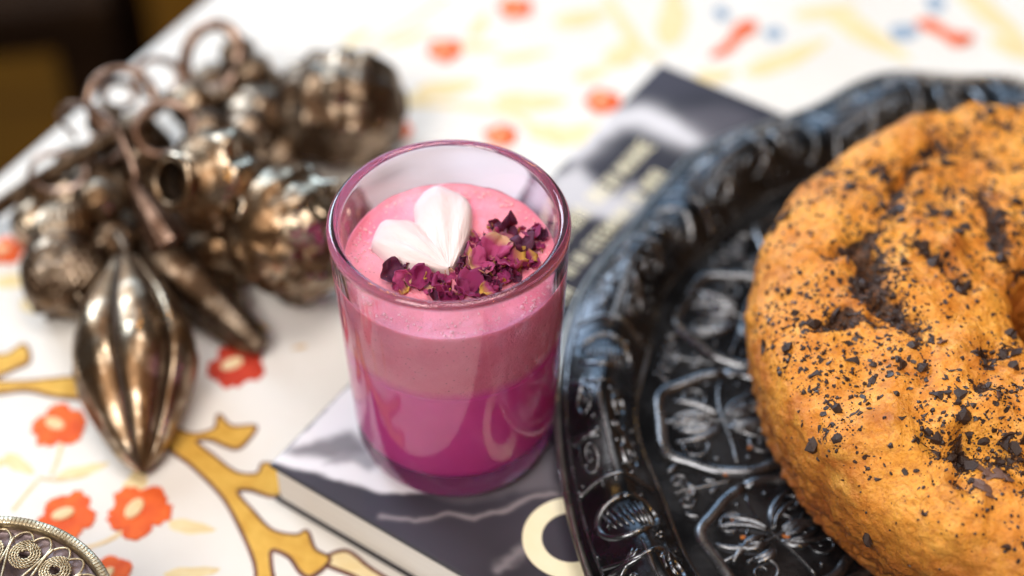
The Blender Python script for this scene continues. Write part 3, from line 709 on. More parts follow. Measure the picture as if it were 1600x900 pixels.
# ------------------------------------------------------------------ cake
CC = np.array([.2195, .0055, .0045]); CR = .1150; CH = .0575
nt_, np_ = 620, 300
th = np.linspace(0, 2*math.pi, nt_, endpoint=False)
key = np.array([(.060, .0000), (CR-.012, .0000), (CR-.0065, .0015), (CR-.0035, .010), (CR, .025), (CR+.001, .036), (CR-.0015, .0450), (CR-.0075, .0515), (CR-.017, .0550), (CR-.030, .0562),
                (.0775, .0562), (.069, .0562), (.058, .0568), (.046, .0572), (.036, .0560), (.0285, .0500), (.0250, .036), (.0235, .012), (.026, .0000), (.045, .0000)])
cur = catmull(key, 30); dl = np.r_[0, np.cumsum(np.linalg.norm(np.diff(cur, axis=0), axis=1))]
ss = np.linspace(0, dl[-1], np_); prc = np.stack([np.interp(ss, dl, cur[:, 0]), np.interp(ss, dl, cur[:, 1])], -1)
TT, RR = np.meshgrid(th, prc[:, 0], indexing='ij'); ZZ = np.tile(prc[:, 1], (nt_, 1))
tn = np.gradient(prc, axis=0); tn /= np.linalg.norm(tn, axis=1)[:, None]; nr_, nz_ = tn[:, 1], -tn[:, 0]
P0 = np.stack([RR*np.cos(TT), RR*np.sin(TT), ZZ], -1)
topw = sm(ZZ, .040, .050)*sm(RR, .024, .034)
gr = .0790+.006*np.sin(TT*3+1.0)+.005*np.sin(TT*7+.4)+.009*vnoise(np.stack([np.cos(TT)*3, np.sin(TT)*3, TT*0], -1), 3)
gw = .0042+.0026*vnoise(np.stack([np.cos(TT)*4, np.sin(TT)*4, TT*0+7], -1), 5)
brk = .25+.75*sm(fbm(P0*26, 2, 81), -.25, .35)
groove = np.exp(-((RR-gr)/gw)**2)*topw*brk
# side crack arms, where the twisted dough opens
arm = np.zeros_like(TT); wob = fbm(P0*60, 3, 91)
for a0, sl, r0, r1 in ((2.75, 7, .074, .098), (3.35, -6, .076, .102), (2.2, 9, .074, .10), (3.9, 8, .074, .10), (2.95, -9, .040, .068), (3.6, 10, .040, .068), (2.3, -9, .036, .068), (4.3, 7, .05, .07), (1.8, 7, .07, .1)):
    d = (TT-a0-sl*(RR-r0)+.10*wob+math.pi) % (2*math.pi)-math.pi
    arm = np.maximum(arm, np.exp(-(d*RR/.0032)**2)*sm(RR, r0-.004, r0+.003)*(1-sm(RR, r1-.006, r1+.004))*topw)
lump = fbm(P0*38, 2, 11); med = fbm(P0*130, 3, 17); fine = fbm(P0*420, 3, 23); tiny = fbm(P0*1100, 2, 29)
pit = np.clip(vnoise(P0*210, 41)-.42, 0, 1)
bot = 1-sm(ZZ, 0, .006)
disp = (.0034*lump*(.30+.70*topw)+.0009*med+.00036*fine*(1+2.6*(1-sm(ZZ, .010, .042)))+.00013*tiny-.0018*pit*(.25+sm(fbm(P0*30, 2, 71), 0, .6)+1.2*(1-sm(ZZ, .006, .03))))*(1-bot)
clod = np.clip(fbm(P0*170, 2, 61), -.6, .8)
boul = np.clip(vnoise(P0*85, 95)+.35*vnoise(P0*190, 96), 0, 1)*topw*sm(fbm(P0*22, 2, 97), -.3, .3)
disp += .0036*boul-.0058*groove*(1+.8*med)-.0032*arm*(1+.5*med)+.0042*clod*np.clip(groove+arm, 0, 1)
disp += topw*np.exp(-((np.abs(RR-gr)-.012)/.006)**2)*.0010*(1+lump)
Pc = P0+np.stack([disp*nr_[None]*np.cos(TT), disp*nr_[None]*np.sin(TT), disp*nz_[None]], -1)
Pc[..., 2] = np.maximum(Pc[..., 2], -.0004*bot)
cke = empty('ring_cake', CC); tag(cke, 'golden baked ring cake with chocolate pieces standing on the dark tray', 'cake')
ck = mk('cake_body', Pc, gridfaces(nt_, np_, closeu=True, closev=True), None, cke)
def attr(o, name, val):
    a = o.data.attributes.new(name, 'FLOAT', 'POINT'); a.data.foreach_set('value', np.asarray(val, np.float32).ravel())
clus = np.clip(sm(fbm(P0*42, 3, 51), -.1, .5)+.25*(boul < .05)*topw, 0, 1)
choc = np.clip(groove*.56+arm*.52+topw*.44*clus, 0, 1)
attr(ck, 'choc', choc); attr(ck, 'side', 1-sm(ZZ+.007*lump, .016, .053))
m, nt, b = mat('golden_cake', (.6, .28, .05), .55, 0); co = coords(nt); b.inputs['Subsurface Weight'].default_value = .04
b.inputs['Subsurface Radius'].default_value = (1, .5, .15); b.inputs['Subsurface Scale'].default_value = .002
n1_ = noise(nt, co, 26, 6, .6); n2_ = noise(nt, co, 140, 6, .65); n3_ = noise(nt, co, 420, 4, .6)
gold = ramp(nt, n1_, [(.32, (.42, .125, .010)), (.50, (.66, .235, .018)), (.66, (.80, .35, .038))])
gold = mix(nt, ramp(nt, n2_, [(.42, gray(0)), (.66, gray(.55))]), gold, (.82, .41, .07))
gold = mix(nt, ramp(nt, n3_, [(.30, gray(.6)), (.48, gray(0))]), gold, (.40, .13, .02))
pale = noise(nt, co, 34, 5, .6)
gold = mix(nt, ramp(nt, pale, [(.58, gray(0)), (.70, gray(.7))]), gold, (.86, .47, .09))
gold = mix(nt, ramp(nt, pale, [(.30, gray(.75)), (.42, gray(0))]), gold, (.34, .085, .010))
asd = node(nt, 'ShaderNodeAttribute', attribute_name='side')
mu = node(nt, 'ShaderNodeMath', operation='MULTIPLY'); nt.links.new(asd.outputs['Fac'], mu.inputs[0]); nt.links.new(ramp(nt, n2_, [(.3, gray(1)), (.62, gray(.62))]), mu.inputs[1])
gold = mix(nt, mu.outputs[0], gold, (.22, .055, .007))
ach = node(nt, 'ShaderNodeAttribute', attribute_name='choc')
m2 = node(nt, 'ShaderNodeMath', operation='ADD'); nt.links.new(ach.outputs['Fac'], m2.inputs[0]); nt.links.new(noise(nt, co, 260, 6, .7), m2.inputs[1])
gold = mix(nt, ramp(nt, m2.outputs[0], [(.0, gray(0)), (.98, gray(0)), (1.0, gray(.95))]), gold, (.035, .013, .008))
m2.use_clamp = False
mm = node(nt, 'ShaderNodeMath', operation='MULTIPLY'); mm.inputs[1].default_value = .72; nt.links.new(m2.outputs[0], mm.inputs[0])
nt.links.new(mm.outputs[0], [n for n in nt.nodes if n.type == 'VALTORGB'][-1].inputs[0])
e = [n for n in nt.nodes if n.type == 'VALTORGB'][-1].color_ramp.elements; e[0].position = 0; e[1].position = .80; e[2].position = .90
vc = node(nt, 'ShaderNodeTexVoronoi', Scale=620.0); nt.links.new(co, vc.inputs['Vector'])
wc = node(nt, 'ShaderNodeTexVoronoi', Scale=85.0); wc.feature = 'DISTANCE_TO_EDGE'
dm = node(nt, 'ShaderNodeMix'); dm.data_type = 'VECTOR'; dm.inputs[0].default_value = .5; nt.links.new(co, dm.inputs[4])
nz = nt.nodes.new('ShaderNodeTexNoise'); nz.inputs['Scale'].default_value = 60; nt.links.new(co, nz.inputs['Vector'])
ma = node(nt, 'ShaderNodeVectorMath', operation='MULTIPLY_ADD'); ma.inputs[1].default_value = (.02, .02, .02); nt.links.new(nz.outputs['Color'], ma.inputs[0]); nt.links.new(co, ma.inputs[2]); nt.links.new(ma.outputs[0], wc.inputs['Vector'])
crackg = ramp(nt, noise(nt, co, 22, 3), [(.57, gray(0)), (.72, gray(.8))])
crack = mix(nt, 1.0, ramp(nt, wc.outputs['Distance'], [(.0, gray(1)), (.055, gray(0))]), crackg, 'MULTIPLY')
gold = mix(nt, mix(nt, 1.0, crack, gray(.35), 'MULTIPLY'), gold, (.25, .07, .008))
speck = ramp(nt, noise(nt, co, 900, 3, .6), [(.36, gray(.55)), (.46, gray(0))])
gold = mix(nt, speck, gold, (.38, .12, .012))
setc(nt, b, gold); p = bump(nt, b, n3_, .7, .0013); p = bump(nt, b, noise(nt, co, 1100, 4, .65), .6, .0006, p); p = bump(nt, b, vc.outputs['Distance'], .35, .0006, p)
cb = node(nt, 'ShaderNodeMath', operation='SUBTRACT'); cb.inputs[0].default_value = 1; nt.links.new(crack, cb.inputs[1]); bump(nt, b, cb.outputs[0], .45, .0010, p)
setc(nt, b, ramp(nt, n2_, [(.35, gray(.68)), (.65, gray(.42))]), 'Roughness')
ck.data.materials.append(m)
# chocolate pieces
M['choc'] = noisy('dark_chocolate', (.018, .008, .006), (.040, .018, .013), 300, .48, 0, 900, .0003, .4)
M['choc2'] = noisy('milk_chocolate', (.10, .045, .030), (.15, .075, .052), 300, .45, 0, 900, .0003, .3)
def chipmesh(seed, mt, flat=.6):
    r = np.random.default_rng(seed); ph = (1+5**.5)/2
    v = np.array([(-1, ph, 0), (1, ph, 0), (-1, -ph, 0), (1, -ph, 0), (0, -1, ph), (0, 1, ph), (0, -1, -ph), (0, 1, -ph), (ph, 0, -1), (ph, 0, 1), (-ph, 0, -1), (-ph, 0, 1)])/1.9
    f = [(0, 11, 5), (0, 5, 1), (0, 1, 7), (0, 7, 10), (0, 10, 11), (1, 5, 9), (5, 11, 4), (11, 10, 2), (10, 7, 6), (7, 1, 8), (3, 9, 4), (3, 4, 2), (3, 2, 6), (3, 6, 8), (3, 8, 9), (4, 9, 5), (2, 4, 11), (6, 2, 10), (8, 6, 7), (9, 8, 1)]
    v = v*(1+.32*r.standard_normal((12, 1)))*np.array([1.15, .85, flat])*(1+.12*r.standard_normal((1, 3)))
    return v, [list(q) for q in f]
def meshdata(name, v, f, mt):
    me = bpy.data.meshes.new(name); me.from_pydata(np.asarray(v).tolist(), [], f); me.update(); me.materials.append(mt); return me
CH_ = [chipmesh(s, None) for s in range(10)]; CM = [meshdata('chocolate_piece', *c_, M['choc']) for c_ in CH_]
FL_ = [chipmesh(50+s, None, .22) for s in range(4)]; FM = [meshdata('chocolate_flake', *c_, M['choc2']) for c_ in FL_]
flatP = Pc.reshape(-1, 3); tu = np.roll(Pc, -1, 0)-np.roll(Pc, 1, 0); tv = np.gradient(Pc, axis=1); NN = np.cross(tv, tu)
NN /= np.linalg.norm(NN, axis=-1)[..., None]+1e-12
if NN[..., 2][topw > .9].mean() < 0: NN = -NN
NN = NN.reshape(-1, 3)
areaw = (np.linalg.norm(tu, axis=-1)*np.linalg.norm(tv, axis=-1)).ravel()
dens = (topw*(.12+.9*clus**1.5)+3.4*groove+2.2*arm+.03*sm(ZZ, .012, .04)).ravel()*areaw*(ZZ.ravel() > .012)
pr = dens/dens.sum()
scr = proj(flatP+CC); inview = (scr[:, 0] > 1120) & (scr[:, 0] < 1625) & (scr[:, 1] > 90) & (scr[:, 1] < 925) & (((CAM-(flatP+CC))*NN).sum(1) > -.02)
def pick(n, mask, seed):
    q = pr*mask; q /= q.sum(); return np.random.default_rng(seed).choice(len(pr), n, replace=False, p=q)
rs = np.random.default_rng(77)
def frame(nv, spin, tilt):
    q = Vector(nv).to_track_quat('Z', 'Y').to_matrix().to_4x4(); return q @ Matrix.Rotation(spin, 4, 'Z') @ Matrix.Rotation(tilt, 4, 'X')
for k, idx in enumerate(pick(284, inview, 1)):
    s = .0009+.0018*rs.random()**2.0; s = .0029 if k % 41 == 0 else s
    o = bpy.data.objects.new('chocolate_piece', CM[k % 10]); COL.objects.link(o); o.parent = cke
    o.matrix_local = Matrix.Translation(flatP[idx]+NN[idx]*s*.12) @ frame(NN[idx], rs.uniform(0, 6.28), rs.normal(0, .4)) @ Matrix.Scale(s, 4)
for k in range(16):
    c_ = np.array(at(*random.Random(k).choice([(1530, 725), (1545, 745), (1515, 735), (1560, 740), (1480, 540), (1555, 640), (1500, 715), (1540, 760)]), .060))[:2]+rs.normal(0, .0022, 2)-CC[:2]
    idx = np.argmin(np.where(topw.ravel() > .5, np.hypot(flatP[:, 0]-c_[0], flatP[:, 1]-c_[1]), 9)); s = rs.uniform(.0012, .0022)
    o = bpy.data.objects.new('chocolate_flake', FM[k % 4]); COL.objects.link(o); o.parent = cke
    o.matrix_local = Matrix.Translation(flatP[idx]+NN[idx]*s*.25) @ frame(NN[idx], rs.uniform(0, 6.28), rs.normal(0, .35)) @ Matrix.Scale(s, 4)
parts = []
for mask, n, sd in ((inview, 6500, 2), (~inview, 1200, 3)):
    for k, idx in enumerate(pick(n, mask, sd)):
        s = .00022+.00080*rs.random()**2.8; v, f = CH_[k % 10]; Mx = np.array(frame(NN[idx], rs.uniform(0, 6.28), rs.normal(0, .5)).to_3x3())
        parts.append(((v*s)@Mx.T+flatP[idx]+NN[idx]*s*.1, f))
v, f = join(parts); tag(mk('chocolate_crumbs', v, f, M['choc'], cke, smooth=False), kind='stuff')
# crumbs fallen on the tray
M['crumb'] = noisy('cake_crumbs', (.28, .075, .008), (.42, .13, .015), 300, .8)
for k, (x, y) in enumerate([(1172, 812), (1190, 852), (1142, 812), (1078, 768), (1228, 838), (1240, 818), (1172, 700), (1160, 840), (1132, 742)]):
    v, f = chipmesh(300+k, None, .7); s = rs.uniform(.0006, .0014); o = mk('cake_crumb', v*s, f, M['crumb'], smooth=False); q = at(x, y, WELL); o.location = (q[0], q[1], WELL+s*.30)
    tag(o, 'small orange cake crumb fallen on the embossed tray beside the cake', 'crumb', 'crumbs fallen on the tray')

# ------------------------------------------------------------------ silver ornaments
def basis(d, roll=0.0):
    d = np.asarray(d, float); d = d/np.linalg.norm(d); q = Vector(d).to_track_quat('Z', 'X'); return (q.to_matrix() @ Matrix.Rotation(roll, 3, 'Z')).to_4x4()
def pendant(name, label, origin, d, roll=0.0):
    e = empty(name); e.matrix_world = Matrix.Translation(origin) @ basis(d, roll); tag(e, label, 'pendant', 'silver pendants heaped on the cloth'); return e
def revolve(prof, fn=None, nz=70, nt=120, emboss=0):
    c_ = catmull(np.array(prof), 16); dl = np.r_[0, np.cumsum(np.linalg.norm(np.diff(c_, axis=0), axis=1))]; s = np.linspace(0, dl[-1], nz)
    R_ = np.interp(s, dl, c_[:, 0]); Z_ = np.interp(s, dl, c_[:, 1]); t = np.linspace(0, 2*math.pi, nt, endpoint=False)
    Tt, Rr = np.meshgrid(t, R_, indexing='ij'); Zz = np.tile(Z_, (nt, 1)); S_ = np.tile(s/dl[-1], (nt, 1))
    if fn is not None: Rr = Rr+fn(Tt, S_, Rr, Zz)
    if emboss:
        q_ = np.stack([Rr*np.cos(Tt), Rr*np.sin(Tt), Zz], -1); Rr = Rr+emboss*(np.abs(vnoise(q_*190, 3))**.7*1.3-.5+.25*np.clip(vnoise(q_*420, 9), -.3, .6))*np.sin(np.pi*np.clip(S_, 0, 1))
    Rr = np.maximum(Rr, .00005)
    return np.stack([Rr*np.cos(Tt), Rr*np.sin(Tt), Zz], -1).reshape(-1, 3), gridfaces(nt, nz, closeu=True)
def loopring(R, r, n=48): t = np.linspace(0, 2*math.pi, n, endpoint=False); return tube(np.stack([R*np.cos(t), R*np.sin(t), 0*t], -1), r, 10, closed=True)
def petalshell(t0, half, prof, lift, nz=40, na=14):
    """one metal bud petal: a lengthwise strip of a revolved profile, edges curled in"""
    c_ = catmull(np.array(prof), 12); s = np.linspace(0, 1, nz); ii = s*(len(c_)-1); R_ = np.interp(ii, np.arange(len(c_)), c_[:, 0]); Z_ = np.interp(ii, np.arange(len(c_)), c_[:, 1])
    a = np.linspace(-1, 1, na); A, S_ = np.meshgrid(a, s, indexing='ij'); Rr = np.interp(S_, s, R_)*(1+lift-.13*np.abs(A)**2.4); Zz = np.interp(S_, s, Z_)
    Rr = Rr*(1+.035*fbm(np.stack([A*1.5, S_*5, A*0+t0*3], -1), 3, 5)*np.sin(np.pi*S_))
    ang_ = t0+A*half*(.92+.1*np.sin(np.pi*S_)); top_ = np.stack([Rr*np.cos(ang_), Rr*np.sin(ang_), Zz], -1)
    inn = np.stack([(Rr*.93)*np.cos(ang_), (Rr*.93)*np.sin(ang_), Zz], -1)
    V = np.concatenate([top_.reshape(-1, 3), inn.reshape(-1, 3)]); F = gridfaces(na, nz).tolist()+[q[::-1] for q in gridfaces(na, nz, off=na*nz).tolist()]
    for i in range(nz-1): F.append([i, i+1, na*nz+i+1, na*nz+i]); k = (na-1)*nz; F.append([k+i+1, k+i, na*nz+k+i, na*nz+k+i+1])
    return V, F

# bud pendant (long lobed pod lying on the cloth)
tip, top_ = at(222, 738, TZ+.006), at(196, 418, TZ+.024)
ax = top_-tip; L = np.linalg.norm(ax)
e = pendant('bud_pendant', 'long silver flower bud pendant with overlapping metal petals pointing at the orange flowers', tip, ax)
bp_ = [(.0010, 0), (.0072, .006), (.0145, .020), (.0212, .038), (.0222, .050), (.0190, .066), (.0115, .082), (.0048, .094), (.0026, L)]
v, f = revolve([(r_*.90, z_) for r_, z_ in bp_]); mk('bud_core', v, f, M['recess'], e)
for k in range(6):
    v, f = petalshell(k*math.pi/3+.32, math.pi/6*(.90+.06*(k % 2)), bp_, .03+.07*(k % 2)); mk('petal', v, f, M['silver'], e)
st = catmull([(0, 0, L-.006), (0.002, .001, L+.006), (-.001, -.003, L+.018)], 8); v, f = tube(st, .0022, 8); mk('stem', v, f, M['silver2'], e)

# round engraved bell with rosette
c_ = at(100, 425, TZ+.0165); d = np.array([.10, -.75, -.30])
e = pendant('bell_pendant', 'round tarnished silver bell pendant with engraved rosette beside the flower bud', c_, d, .3)
def dots(T_, S_, R_, Z_): return .0006*np.cos(28*T_)*np.cos(S_*60)*sm(S_, .35, .45)*(1-sm(S_, .75, .85))+.0009*(np.exp(-((S_-.30)/.015)**2)+np.exp(-((S_-.24)/.012)**2))
v, f = revolve([(.0001, -.018), (.007, -.0172), (.0125, -.013), (.0160, -.004), (.0165, .004), (.0140, .012), (.0085, .0165), (.0040, .018), (.0001, .0182)], dots, 110, 200, .0007); mk('bell_body', v, f, M['silver2'], e)
for k in range(6):
    a = k*math.pi/3; rr_ = .0085; o = mk('rosette', *loopring(.0026, .0008, 24), M['silver'], e); o.location = (rr_*math.cos(a)*1.1, rr_*math.sin(a)*1.1, .0148); o.rotation_euler = (-math.sin(a)*.75*-1, -math.cos(a)*-.75, 0)
o = mk('rosette', *loopring(.0034, .0009, 24), M['silver'], e); o.location = (0, 0, .0180)
v, f = revolve([(.0001, -.030), (.005, -.029), (.010, -.024), (.0125, -.016), (.0110, -.0125)], lambda T_, S_, R_, Z_: .0004*np.cos(24*T_)); mk('cap', v, f, M['silver'], e)

# ribbed drop
a_, b2 = at(262, 402, TZ+.016), at(412, 548, TZ+.006); d = b2-a_; L = np.linalg.norm(d)
e = pendant('ribbed_pendant', 'tapering silver pendant with two rows of beads along its groove, tucked behind the flower bud', a_, d, 2.1)
v, f = revolve([(.0001, -.010), (.0075, -.0085), (.0125, -.001), (.0128, .008), (.0105, .020), (.0078, .034), (.0050, L-.004), (.0001, L)],
               lambda T_, S_, R_, Z_: -.0032*np.exp(-(((T_-math.pi/2+math.pi) % (2*math.pi)-math.pi)*R_/.0016)**2)*sm(S_, .18, .3)+.0004*np.cos(Z_*2200)*sm(S_, .45, .55), 110, 140); mk('drop_body', v, f, M['silver2'], e)
for k in range(9):
    for sx in (-1, 1):
        z_ = .010+k*.0042; R_ = float(np.interp(z_, [0, .02, .034, L], [.0125, .0105, .0078, .0045])); aa = math.pi/2+sx*.0028/R_
        v, f = revolve([(.0001, -.0014), (.0012, -.0008), (.0015, 0), (.0012, .0008), (.0001, .0014)], None, 10, 12); o = mk('bead', v, f, M['silver'], e); o.location = (R_*math.cos(aa), R_*math.sin(aa), z_)
# slim leaf under it
a_, b2 = at(300, 478, TZ+.005), at(385, 552, TZ+.004); d = b2-a_; L = np.linalg.norm(d)
e = pendant('leaf_pendant', 'slim smooth silver leaf pendant lying under the ribbed drop', a_, d)
v, f = revolve([(.0001, 0), (.0030, .004), (.0046, L*.45), (.0030, L*.8), (.0001, L)], None, 40, 40); mk('leaf_blade', v*[1, .8, 1], f, M['silver'], e)
v, f = loopring(.0028, .0007, 24); o = mk('eyelet', v, f, M['silver'], e); o.location = (0, 0, -.0022); o.rotation_euler = (math.pi/2, 0, 0)

# open-mouthed pod
d = np.array([-.56, -.55, .48]); d /= np.linalg.norm(d); Lm = .0190; mo_ = at(275, 284, TZ+.052+.54*Lm); bo = mo_-d*Lm
bo = mo_-d*Lm*1.17; e = pendant('poppy_pendant', 'round silver poppy head pendant with dark open mouth ring', bo, d); e.scale = (1.17,)*3
lob = lambda T_, S_, R_, Z_: -.0022*np.abs(np.sin(T_*3.0))**8*np.sin(np.pi*np.clip(S_, 0, 1))+.0006*np.cos(T_*6)*np.sin(np.pi*S_)+.0009*np.sin(T_*9+S_*14)*np.sin(np.pi*np.clip((S_-.35)*1.6, 0, 1))*(S_ > .35)*(S_ < .97)
v, f = revolve([(.0001, -.0185), (.0095, -.0162), (.0160, -.009), (.0180, -.001), (.0165, .007), (.0125, .0130), (.0082, .0162), (.0072, Lm+.001)], lambda T_, S_, R_, Z_: lob(T_, S_, R_, Z_)*(S_ < .72), 130, 200, .0007); mk('pod_body', v, f, M['silver'], e)
v, f = revolve([(.0074, Lm-.0010), (.0096, Lm-.0002), (.0099, Lm+.0018), (.0088, Lm+.0030), (.0070, Lm+.0024), (.0066, Lm+.0005), (.0064, Lm-.006), (.0060, Lm-.010)], None, 60, 60); mk('mouth_ring', v, f, M['silver'], e)
v, f = revolve([(.0001, Lm-.0095), (.0030, Lm-.0096), (.0060, Lm-.0094), (.00645, Lm-.0015)], None, 24, 40); mk('mouth_hollow', v, f, M['recess'], e)

# large embossed bead
def emb(T_, S_, R_, Z_):
    w = np.sin(np.pi*S_)**1.2; a = T_*5; return w*(.0016*np.abs(np.sin(a/2+2.2*np.sin(S_*7)))**.6*1.2-.0012+.0009*np.sin(T_*10+S_*22)-.0010*np.exp(-((S_-.5)/.02)**2))
bo = at(460, 362, TZ+.0370)
e = pendant('embossed_bead', 'large silver bead embossed with swirling petals, half hidden by the glass', bo, (-.55, -.2, .55), .4)
v, f = revolve([(.0030, -.0285), (.0130, -.0255), (.0215, -.0140), (.0252, 0), (.0220, .0140), (.0130, .0255), (.0035, .0285)], emb, 160, 240, .0010); mk('bead_body', v, f, M['silver'], e)
for z_ in (-.0282, .0282): o = mk('collar', *loopring(.0038, .0014, 30), M['silver'], e); o.location = (0, 0, z_)
# far ribbed bead
bo = at(532, 168, TZ+.0245)
e = pendant('banded_bead', 'banded silver bead behind the glass, farthest of the heap', bo, (.95, .1, .02), .2)
v, f = revolve([(.0030, -.028), (.0140, -.0255), (.0215, -.015), (.0245, 0), (.0225, .015), (.0150, .0250), (.0040, .028)],
               lambda T_, S_, R_, Z_: np.sin(np.pi*S_)*(.0013*np.sin(T_*7+1.5*np.sin(S_*6))+.0008*np.sin(S_*40+T_*2)), 140, 200, .0010); mk('bead_body', v, f, M['silver2'], e)
for z_ in (-.0275, .0275): o = mk('collar', *loopring(.0045, .0016, 30), M['silver2'], e); o.location = (0, 0, z_)
# smaller dark bead between
bo = at(408, 196, TZ+.0165)
e = pendant('dimpled_bead', 'small dark silver bead wedged between the poppy head and the banded bead', bo, (.4, .5, .4), .1)
v, f = revolve([(.002, -.017), (.0100, -.0145), (.0155, -.006), (.0165, .003), (.0125, .0125), (.0020, .0175)], lambda T_, S_, R_, Z_: -.0010*np.abs(np.sin(T_*4))**6*np.sin(np.pi*S_)+.0006*np.sin(S_*30), 70, 110); mk('bead_body', v, f, M['silver2'], e)
v, f = loopring(.003, .0012, 24); o = mk('collar', v, f, M['silver2'], e); o.location = (0, 0, .0172)
# coppery cone between the rings and the ribbed drop
a_, b2 = at(205, 285, TZ+.042), at(268, 385, TZ+.026); d = b2-a_; L = np.linalg.norm(d)
e = pendant('fluted_pendant', 'narrow fluted coppery cone pendant hanging from the curved wire hook', a_, d)
v, f = revolve([(.0016, 0), (.0030, .004), (.0050, L*.4), (.0078, L*.85), (.0074, L), (.0001, L+.001)], lambda T_, S_, R_, Z_: .0006*np.cos(T_*9)*S_, 60, 100); mk('cone_body', v, f, M['copper'], e)
# bright cap at the table edge
bo = at(58, 350, TZ+.010)
e = pendant('cap_pendant', 'small bright silver cap pendant at the table edge beside the round bell', bo, (-.5, .3, .7))
v, f = revolve([(.0001, .0105), (.0055, .0095), (.0098, .004), (.0105, -.004), (.0085, -.0085), (.0001, -.009)], lambda T_, S_, R_, Z_: .0003*np.cos(T_*16)*np.sin(np.pi*S_), 40, 90); mk('cap_body', v, f, M['silver'], e)
v, f = loopring(.0024, .0008, 24); o = mk('eyelet', v, f, M['silver'], e); o.location = (0, 0, .0122); o.rotation_euler = (math.pi/2, 0, 0)

# small beads buried in the heap
lower = [(345, 300, .0165, .046), (455, 362, .0120, .037), (200, 170, .0165, .042), (262, 210, .0160, .044), (330, 100, .0130, .028), (150, 250, .0155, .034), (95, 275, .0120, .026), (250, 310, .0150, .036), (170, 330, .0140, .032), (395, 110, .0150, .030)]
upper = [(118, 256, .0085, .018), (215, 205, .0085, .036), (300, 165, .0100, .030), (322, 205, .0095, .028), (392, 118, .0110, .026), (156, 318, .0095, .030), (165, 190, .0080, .034), (440, 245, .0100, .010), (345, 470, .0090, .009), (372, 85, .0085, .024), (390, 205, .0100, .026), (60, 300, .0080, .014)]
def heap():
    for x, y, r_, zt in lower:
        q = at(x, y, TZ+zt); yield (q[0], q[1], TZ+r_*.97), r_
    for x, y, r_, zt in upper: yield at(x, y, TZ+max(zt, r_*.97)), r_
for k, (pos, r_) in enumerate(heap()):
    e = empty('round_bead'); e.matrix_world = Matrix.Translation(pos) @ basis((math.cos(k*1.7), math.sin(k*1.7), .5*math.sin(k))); tag(e, 'small dull silver bead half buried in the heap of pendants and rings', 'bead', 'small beads in the heap')
    v, f = revolve([(.0012, -r_*.98), (r_*.55, -r_*.84), (r_*.95, -r_*.35), (r_, 0), (r_*.95, r_*.35), (r_*.55, r_*.84), (.0012, r_*.98)], lambda T_, S_, R_, Z_: -.07*r_*np.abs(np.sin(T_*4))**5*np.sin(np.pi*S_), 50, 80, .0005); mk('bead_body', v, f, M['silver' if k % 3 == 0 else 'silver2'], e)
    for z_ in (-1, 1): o = mk('collar', *loopring(.0019, .0008, 20), M['silver2'], e); o.location = (0, 0, z_*r_*.97)

# rings and wire
def wire(name, px, z, rx, ry, rot, tilt, r, label, mt='copper'):
    c_ = at(*px, z); t = np.linspace(0, 2*math.pi*1.06, 72); q = np.stack([rx*np.cos(t), ry*np.sin(t), .0016*t/6.28], -1)
    v, f = tube(q, r*1.3, 10); o = mk(name, v, f, M[mt]); o.matrix_world = Matrix.Translation(c_) @ Matrix.Rotation(rot, 4, 'Z') @ Matrix.Rotation(tilt, 4, 'X'); tag(o, label, 'ring', 'wire rings of the ornament'); return o
wire('wire_ring', (333, 92), TZ+.032, .0125, .0150, -.3, .75, .0023, 'thick copper ring standing behind the others near the cloth edge')
wire('wire_ring', (190, 156), TZ+.045, .0135, .0128, .2, .70, .0014, 'large thin copper ring looped over the twisted chain')
wire('wire_ring', (258, 203), TZ+.047, .0118, .0112, .1, .55, .0015, 'copper ring lying above the poppy head mouth')
wire('wire_ring', (185, 150), TZ+.036, .0075, .0062, 1.1, .5, .0012, 'small copper ring inside the large thin ring')
wire('wire_ring', (92, 270), TZ+.030, .0120, .0085, -.2, .45, .0010, 'fine copper ring hanging over the table edge chain')
wire('wire_ring', (246, 122), TZ+.034, .0095, .0085, .7, .6, .0013, 'dull copper ring between the thick ring and the large thin ring')
wire('wire_ring', (165, 230), TZ+.034, .0080, .0058, .9, .9, .0012, 'copper ring threaded below the curved hook')
hk = catmull([at(118, 214, TZ+.036), at(92, 182, TZ+.046), at(108, 164, TZ+.052), at(146, 168, TZ+.055), at(176, 196, TZ+.054), at(196, 232, TZ+.050), at(212, 276, TZ+.044), at(208, 300, TZ+.038)], 10)
v, f = tube(hk, np.linspace(.0011, .0019, len(hk)), 10); tag(mk('wire_hook', v, f, M['copper']), 'curved copper wire hook arching over the twisted chain', 'hook')
# twisted chain running to the edge
base = catmull([at(-40, 350, TZ+.012), at(30, 302, TZ+.018), at(90, 266, TZ+.028), at(150, 230, TZ+.037), at(205, 196, TZ+.040), at(262, 155, TZ+.034), at(320, 150, TZ+.028), at(395, 140, TZ+.020)], 22)
ce = empty('twisted_chain', base[0]); tag(ce, 'twisted dark silver chain running along the heap towards the table edge', 'chain')
tt_ = np.linspace(0, 1, len(base))*2*math.pi*15
for k in range(3):
    q = base+np.stack([.0022*np.cos(tt_+k*2.094)*.7, .0022*np.cos(tt_+k*2.094)*-.7, .0022*np.sin(tt_+k*2.094)], -1)-base[0]
    v, f = tube(q, .0018, 7); mk('strand', v, f, M['silver2'], ce)

